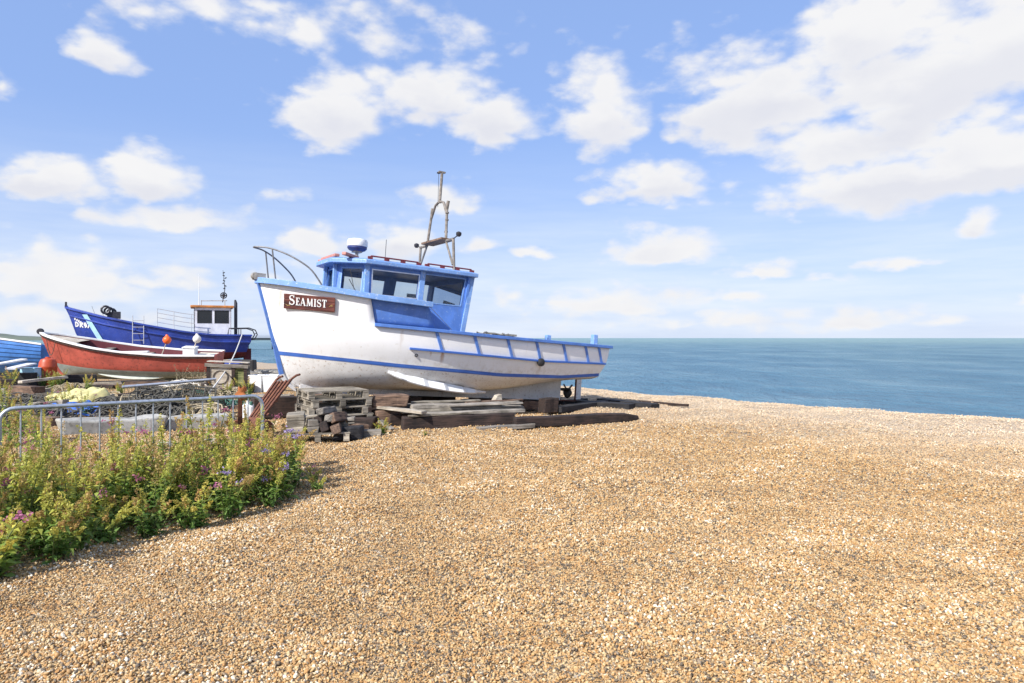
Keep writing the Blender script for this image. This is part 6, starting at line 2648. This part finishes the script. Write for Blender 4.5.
# ------------------------------------------------------------------ plants
def leaf_mesh(name, quads, cols, mat='leaf'):
    """quads: (n,4,3) arrays; cols: (n,3)"""
    n = len(quads)
    V = np.asarray(quads, float).reshape(-1, 3)
    Fi = np.arange(n * 4).reshape(-1, 4)
    me = bpy.data.meshes.new(name)
    me.from_pydata(V.tolist(), [], Fi.tolist())
    at = me.color_attributes.new('tint', 'FLOAT_COLOR', 'CORNER')
    c = np.repeat(np.concatenate([np.asarray(cols), np.ones((n, 1))], 1), 4, 0)
    at.data.foreach_set('color', c.astype(np.float32).ravel())
    me.materials.append(MATS[mat])
    return me


def leaf_quads(base, dirv, length, width, droop, rg):
    """a leaf folded along its length as two quads"""
    d = dirv / np.linalg.norm(dirv)
    side = np.cross(d, (0, 0, 1.0))
    ns = np.linalg.norm(side)
    side = side / ns if ns > 1e-3 else np.array((1.0, 0, 0))
    side = side + rg.normal(0, .25, 3)
    side /= np.linalg.norm(side)
    mid = base + d * length * .5 + np.array((0, 0, .02 * length))
    tip = base + d * length + np.array((0, 0, -droop * length))
    w = side * width / 2
    return [[base - w * .25, base + w * .25, mid + w, mid - w], [mid - w, mid + w, tip + w * .12, tip - w * .12]]


def make_plant(seed, n_stem, height, spread, flower=None, young=.5, pf=.2):
    rg = np.random.default_rng(seed)
    LQ, LC, FQ, FC = [], [], [], []
    st = MB()
    for k in range(n_stem):
        a = rg.uniform(0, 6.28)
        r0 = rg.uniform(0, .10)
        base = np.array((r0 * math.cos(a), r0 * math.sin(a), -.02))
        hgt = height * rg.uniform(.62, 1.08)
        lean = spread * rg.uniform(.2, 1.0)
        top = base + np.array((lean * math.cos(a), lean * math.sin(a), hgt))
        ctrl = base + np.array((lean * .25 * math.cos(a), lean * .25 * math.sin(a), hgt * .6))
        P = lambda t: (1 - t) ** 2 * base + 2 * t * (1 - t) * ctrl + t * t * top
        st.tube([P(t) for t in (0, .35, .7, 1)], [.006, .005, .004, .0025], 4, cap=False)
        nl = int(6 + hgt * 13)
        for j in range(nl):
            t = .08 + .84 * (j + rg.uniform(0, 1)) / nl
            p = P(t)
            az = j * 1.57 + rg.uniform(-.4, .4)
            for q in (0, math.pi):
                el = rg.uniform(-.15, .75)
                dv = np.array((math.cos(az + q) * math.cos(el), math.sin(az + q) * math.cos(el), math.sin(el)))
                ln = (.105 - .055 * t) * rg.uniform(.7, 1.3)
                for qd in leaf_quads(p, dv, ln, ln * rg.uniform(.34, .5), rg.uniform(0, .5), rg):
                    LQ.append(qd)
                    g = rg.uniform(0, 1)
                    y = min(1, max(0, (t - .45) * 1.9 * (young + .4) + rg.normal(0, .18)))
                    c0 = np.array((.21, .34, .075)) * (.7 + .6 * g)
                    c1 = np.array((.56, .54, .09)) * (.8 + .4 * g)
                    if rg.uniform() < .05:
                        c1 = np.array((.30, .19, .05))
                    LC.append(c0 * (1 - y) + c1 * y)
        # seed heads or blossom at the top
        fl = flower is not None and rg.uniform() < pf
        m = 40 if fl else 90
        tint = rg.uniform(0, 1)
        axis_ = (top - P(.9))
        axis_ /= np.linalg.norm(axis_) + 1e-9
        for j in range(m):
            if fl:
                p = top + rg.normal(0, 1, 3) * (.026, .026, .014) + (0, 0, .01)
                sz = rg.uniform(.005, .011)
            else:       # a loose plume down the upper stem
                hh = rg.uniform(-.16, .06) * (hgt / .6)
                wdt = .012 + .24 * max(0, .075 - hh) * .6
                ang = rg.uniform(0, 6.28)
                rad = wdt * math.sqrt(rg.uniform(0, 1))
                p = top + axis_ * hh + np.array((rad * math.cos(ang), rad * math.sin(ang), .5 * rad))
                sz = rg.uniform(.004, .0105)
            u = rg.normal(0, 1, 3)
            u /= np.linalg.norm(u)
            v = np.cross(u, rg.normal(0, 1, 3))
            v /= np.linalg.norm(v) + 1e-6
            FQ.append([p - u * sz - v * sz * .6, p + u * sz - v * sz * .6, p + u * sz + v * sz * .6, p - u * sz + v * sz * .6])
            if fl:
                FC.append(np.array(flower) * rg.uniform(.7, 1.25))
            elif tint < .6:
                FC.append(np.array((.58, .54, .12)) * rg.uniform(.7, 1.2))
            else:
                FC.append(np.array((.56, .38, .14)) * rg.uniform(.7, 1.2))
    return leaf_mesh('foliage', LQ, LC), leaf_mesh('flower_heads', FQ, FC), st


def plant_proto(name, label, cat, group, **kw):
    fo, fl, st = make_plant(**kw)
    root = thing(name, label, cat, (0, 0, -50), group=group)
    for me, nm in ((fo, 'foliage'), (fl, 'flower_heads')):
        o = bpy.data.objects.new(nm, me)
        col.objects.link(o)
        o.parent = root
        o['kind'] = 'stuff'
    me_o = st.build('stems', 'stem_green', root, fixn=False)
    me_o['kind'] = 'stuff'
    return root


plain('stem_green', (.13, .16, .05), .7, 0, .3)


def in_poly(x, y, poly):
    c = False
    n = len(poly)
    for i in range(n):
        (x1, y1), (x2, y2) = poly[i], poly[i - 1]
        if (y1 > y) != (y2 > y) and x < (x2 - x1) * (y - y1) / (y2 - y1) + x1:
            c = not c
    return c


def plants():
    pink, lilac = (.50, .17, .28), (.42, .33, .62)
    g = 'valerian plants before the barrier'
    kinds = [
        ('valerian_plant', 'yellow green valerian with seed heads in front of the barrier', dict(n_stem=11, height=.68, spread=.20, flower=pink, young=.75, pf=.06)),
        ('valerian_plant', 'yellow green valerian with seed heads in front of the barrier', dict(n_stem=10, height=.60, spread=.26, flower=pink, young=.95, pf=.05)),
        ('valerian_plant', 'valerian with pink flower heads in front of the barrier', dict(n_stem=10, height=.66, spread=.2, flower=pink, young=.65, pf=.20)),
        ('valerian_plant', 'low fresh green valerian along the shingle edge of the plant bed', dict(n_stem=11, height=.42, spread=.20, flower=None, young=.6)),
        ('valerian_plant', 'low fresh green valerian along the shingle edge of the plant bed', dict(n_stem=11, height=.36, spread=.22, flower=pink, young=.75, pf=.08)),
        ('mallow_plant', 'thin lilac flowered plant at the end of the barrier', dict(n_stem=9, height=.50, spread=.24, flower=lilac, young=.5, pf=.18)),
    ]
    protos = [plant_proto(n, l, 'plant', g, seed=50 + i, **kw) for i, (n, l, kw) in enumerate(kinds)]
    used = [False] * len(protos)
    poly = [(-3.42, 4.35), (-2.98, 5.3), (-2.48, 6.1), (-2.12, 7.1), (-2.55, 7.95), (-4.95, 6.25), (-6.3, 5.2), (-5.2, 3.7), (-3.8, 3.75)]
    front = [(-3.8, 3.7), (-3.42, 4.35), (-2.98, 5.3), (-2.48, 6.1), (-2.12, 7.1)]
    rg = random.Random(77)
    pts = []
    tries = 0
    while len(pts) < 150 and tries < 20000:
        tries += 1
        x, y = rg.uniform(-6.3, -2.2), rg.uniform(3.7, 8.1)
        if not in_poly(x, y, poly):
            continue
        if all((x - a) ** 2 + (y - b_) ** 2 > .25 ** 2 for a, b_ in pts):
            pts.append((x, y))

    def dist_front(x, y):
        best = 9
        for (x1, y1), (x2, y2) in zip(front, front[1:]):
            dx, dy = x2 - x1, y2 - y1
            t = max(0, min(1, ((x - x1) * dx + (y - y1) * dy) / (dx * dx + dy * dy)))
            best = min(best, math.hypot(x - x1 - t * dx, y - y1 - t * dy))
        return best

    def put(k, x, y, s):
        o = protos[k] if not used[k] else copy_tree(protos[k])
        used[k] = True
        o.location = (x, y, ground_z(x, y))
        o.rotation_euler = (rg.uniform(-.06, .06), rg.uniform(-.06, .06), rg.uniform(0, 6.28))
        o.scale = (s * rg.uniform(.92, 1.08), s * rg.uniform(.92, 1.08), s)
        return o
    for (x, y) in pts:
        df = dist_front(x, y)
        if df < .30:
            k = rg.choice((3, 4))
            if y > 6.1 and rg.random() < .65:
                k = 5
        elif y > 6.9 and x > -3.1 and rg.random() < .45:
            k = 5
        else:
            k = rg.choice((0, 0, 1, 1, 2, 2, 4))
        s = rg.uniform(.78, 1.22) * (1 if k in (3, 4, 5) else (.75 + .25 * min(1, df / .8)))
        if -3.6 < x < -2.9 and y > 7.0:
            s *= 1.12
        if y > 7.0 and k != 5:
            s *= .92
        o = put(k, x, y, s)
        u = BB - BA
        t_ = (Vector((x, y, 0)) - BA).dot(u) / u.length_squared
        where = 'at the rag end of the barrier' if t_ > .68 else 'at the middle of the barrier' if t_ > .34 else 'at the plain barrier end' if t_ > 0 else 'beyond the plain barrier end'
        row = 'by the open shingle' if df < .45 else 'within the bed' if df < 1.1 else 'deep in the bed'
        look = {0: 'tall yellow green valerian', 1: 'spreading yellow valerian', 2: 'pink flowering valerian', 3: 'low fresh green valerian', 4: 'low small leaved valerian', 5: 'lilac flowered mallow'}[k]
        o['label'] = '%s %s %s' % (look, row, where)
    # a few beyond the bars and one loose at the right end
    for (x, y) in ((-3.9, 7.5), (-4.6, 7.0), (-3.3, 8.2), (-5.3, 6.6), (-4.9, 7.4)):
        o = put(rg.choice((0, 2)), x, y, .95)
        o['label'] = 'valerian growing through behind the barrier bars'
    for (px, py, s) in ((8, 446, .95), (26, 440, .9), (42, 446, .8), (6, 424, 1.0), (52, 412, .7), (66, 408, .65), (86, 418, .7)):
        p = G(px, py)
        o = put(2, p.x, p.y, s)
        o['label'] = 'pink flowering valerian standing in the yard behind the barrier bars'
        o['group'] = 'pink valerian in the yard'
    for (x, y) in ((-2.05, 7.35), (-2.2, 7.75)):
        o = put(4, x, y, .42)
        o['label'] = 'small straggling green plant on the open shingle right of the barrier'
    # bright weed by the sleeper and a seedling
    q = G(382, 434)
    o = put(3, q.x, q.y, .62)
    o['label'] = 'bright green weed growing at the left end of the dark sleeper'
    o['group'] = 'weeds among the timbers'
    q = G(425, 435)
    o = put(4, q.x, q.y, .22)
    o['label'] = 'tiny green seedling in front of the dark sleeper'
    o['group'] = 'weeds among the timbers'
    # weeds about the yard
    spots = [(42, 389, .9), (52, 390, .8), (60, 389, .9), (60, 386, .9), (30, 384, 1.1), (68, 383, 1.0), (8, 377, 1.3), (22, 376, 1.3), (88, 392, .8), (120, 394, .7), (226, 402, .8), (4, 404, 1.0), (247, 403, .9), (12, 392, 1.1), (74, 402, .8), (215, 392, 1.0)]
    for (px, py, s) in spots:
        p = G(px, py)
        o = put(rg.choice((0, 3, 1)), p.x, p.y, s)
        o['label'] = 'wild green weed growing among the yard clutter behind the barrier'
        o['group'] = 'weeds in the yard'


plants()


def dry_bush():
    rg = np.random.default_rng(5)
    root = thing('dry_bush', 'grey green dry bush in front of the red boat stern', 'bush', ((192 - 512) / F_PX * 23.6, 23.6, -.02))
    st = MB()
    LQ, LC = [], []
    for k in range(60):
        a, el = rg.uniform(0, 6.28), rg.uniform(.25, 1.4)
        L = rg.uniform(.45, .95)
        p = np.array((rg.uniform(-.45, .45), rg.uniform(-.25, .25), 0))
        d = np.array((math.cos(a) * math.cos(el), math.sin(a) * math.cos(el) * .7, math.sin(el)))
        pts = [p + d * L * t + np.array((0, 0, -.1 * t * t)) + rg.normal(0, .015, 3) for t in (0, .35, .7, 1)]
        st.tube(pts, [.009, .007, .005, .003], 4, cap=False)
        for j in range(16):
            t = rg.uniform(.25, 1)
            b_ = p + d * L * t
            dv = rg.normal(0, 1, 3)
            for qd in leaf_quads(b_, dv, rg.uniform(.04, .08), .02, .3, rg):
                LQ.append(qd)
                LC.append(np.array((.17, .17, .09)) * rg.uniform(.5, 1.4) if rg.uniform() < .6 else np.array((.24, .19, .11)) * rg.uniform(.6, 1.3))
    o = st.build('twigs', 'rope_tan', root, fixn=False)
    o['kind'] = 'stuff'
    o = bpy.data.objects.new('foliage', leaf_mesh('foliage', LQ, LC))
    col.objects.link(o)
    o.parent = root
    o['kind'] = 'stuff'
    # reddish ground cover before the red boat, dry grass beyond the left heap
    for (nm, lb, px0, px1, d0, d1, n, hh, cols, cat) in (
            ('ground_cover', 'low reddish ground cover on the shingle before the red boat', 34, 70, 17.5, 20.5, 900, .12, ((.22, .08, .05), (.25, .18, .07)), 'ground cover'),
            ('dry_grass', 'tufts of dry yellow green grass below the light blue dinghy', -30, 34, 23.5, 26, 1500, .42, ((.26, .24, .09), (.17, .20, .05)), 'grass'),
            ('dry_grass', 'thin dry grass scattered among the junk in the yard', 60, 245, 16, 24, 1300, .16, ((.30, .26, .13), (.16, .18, .06)), 'grass')):
        Q, C = [], []
        for k in range(n):
            d = rg.uniform(d0, d1)
            x = (rg.uniform(px0, px1) - 512) / F_PX * d
            if vnoise(x, d, .9, 4) < -.05:
                continue
            z = ground_z(x, d) - .01
            a = rg.uniform(0, 6.28)
            L = hh * rg.uniform(.4, 1.1)
            w = np.array((math.cos(a), math.sin(a), 0)) * .012
            bend = np.array((math.sin(a), -math.cos(a), 0)) * L * rg.uniform(.1, .6)
            p = np.array((x, d, z))
            m = p + bend * .35 + (0, 0, L * .6)
            e = p + bend + (0, 0, L)
            c = np.array(cols[0]) if rg.uniform() < .5 else np.array(cols[1])
            c = c * rg.uniform(.6, 1.3)
            Q += [[p - w, p + w, m + w * .8, m - w * .8], [m - w * .8, m + w * .8, e + w * .1, e - w * .1]]
            C += [c, c]
        o = bpy.data.objects.new(nm, leaf_mesh(nm, Q, C))
        col.objects.link(o)
        tag(o, lb, cat, kind='stuff')


dry_bush()
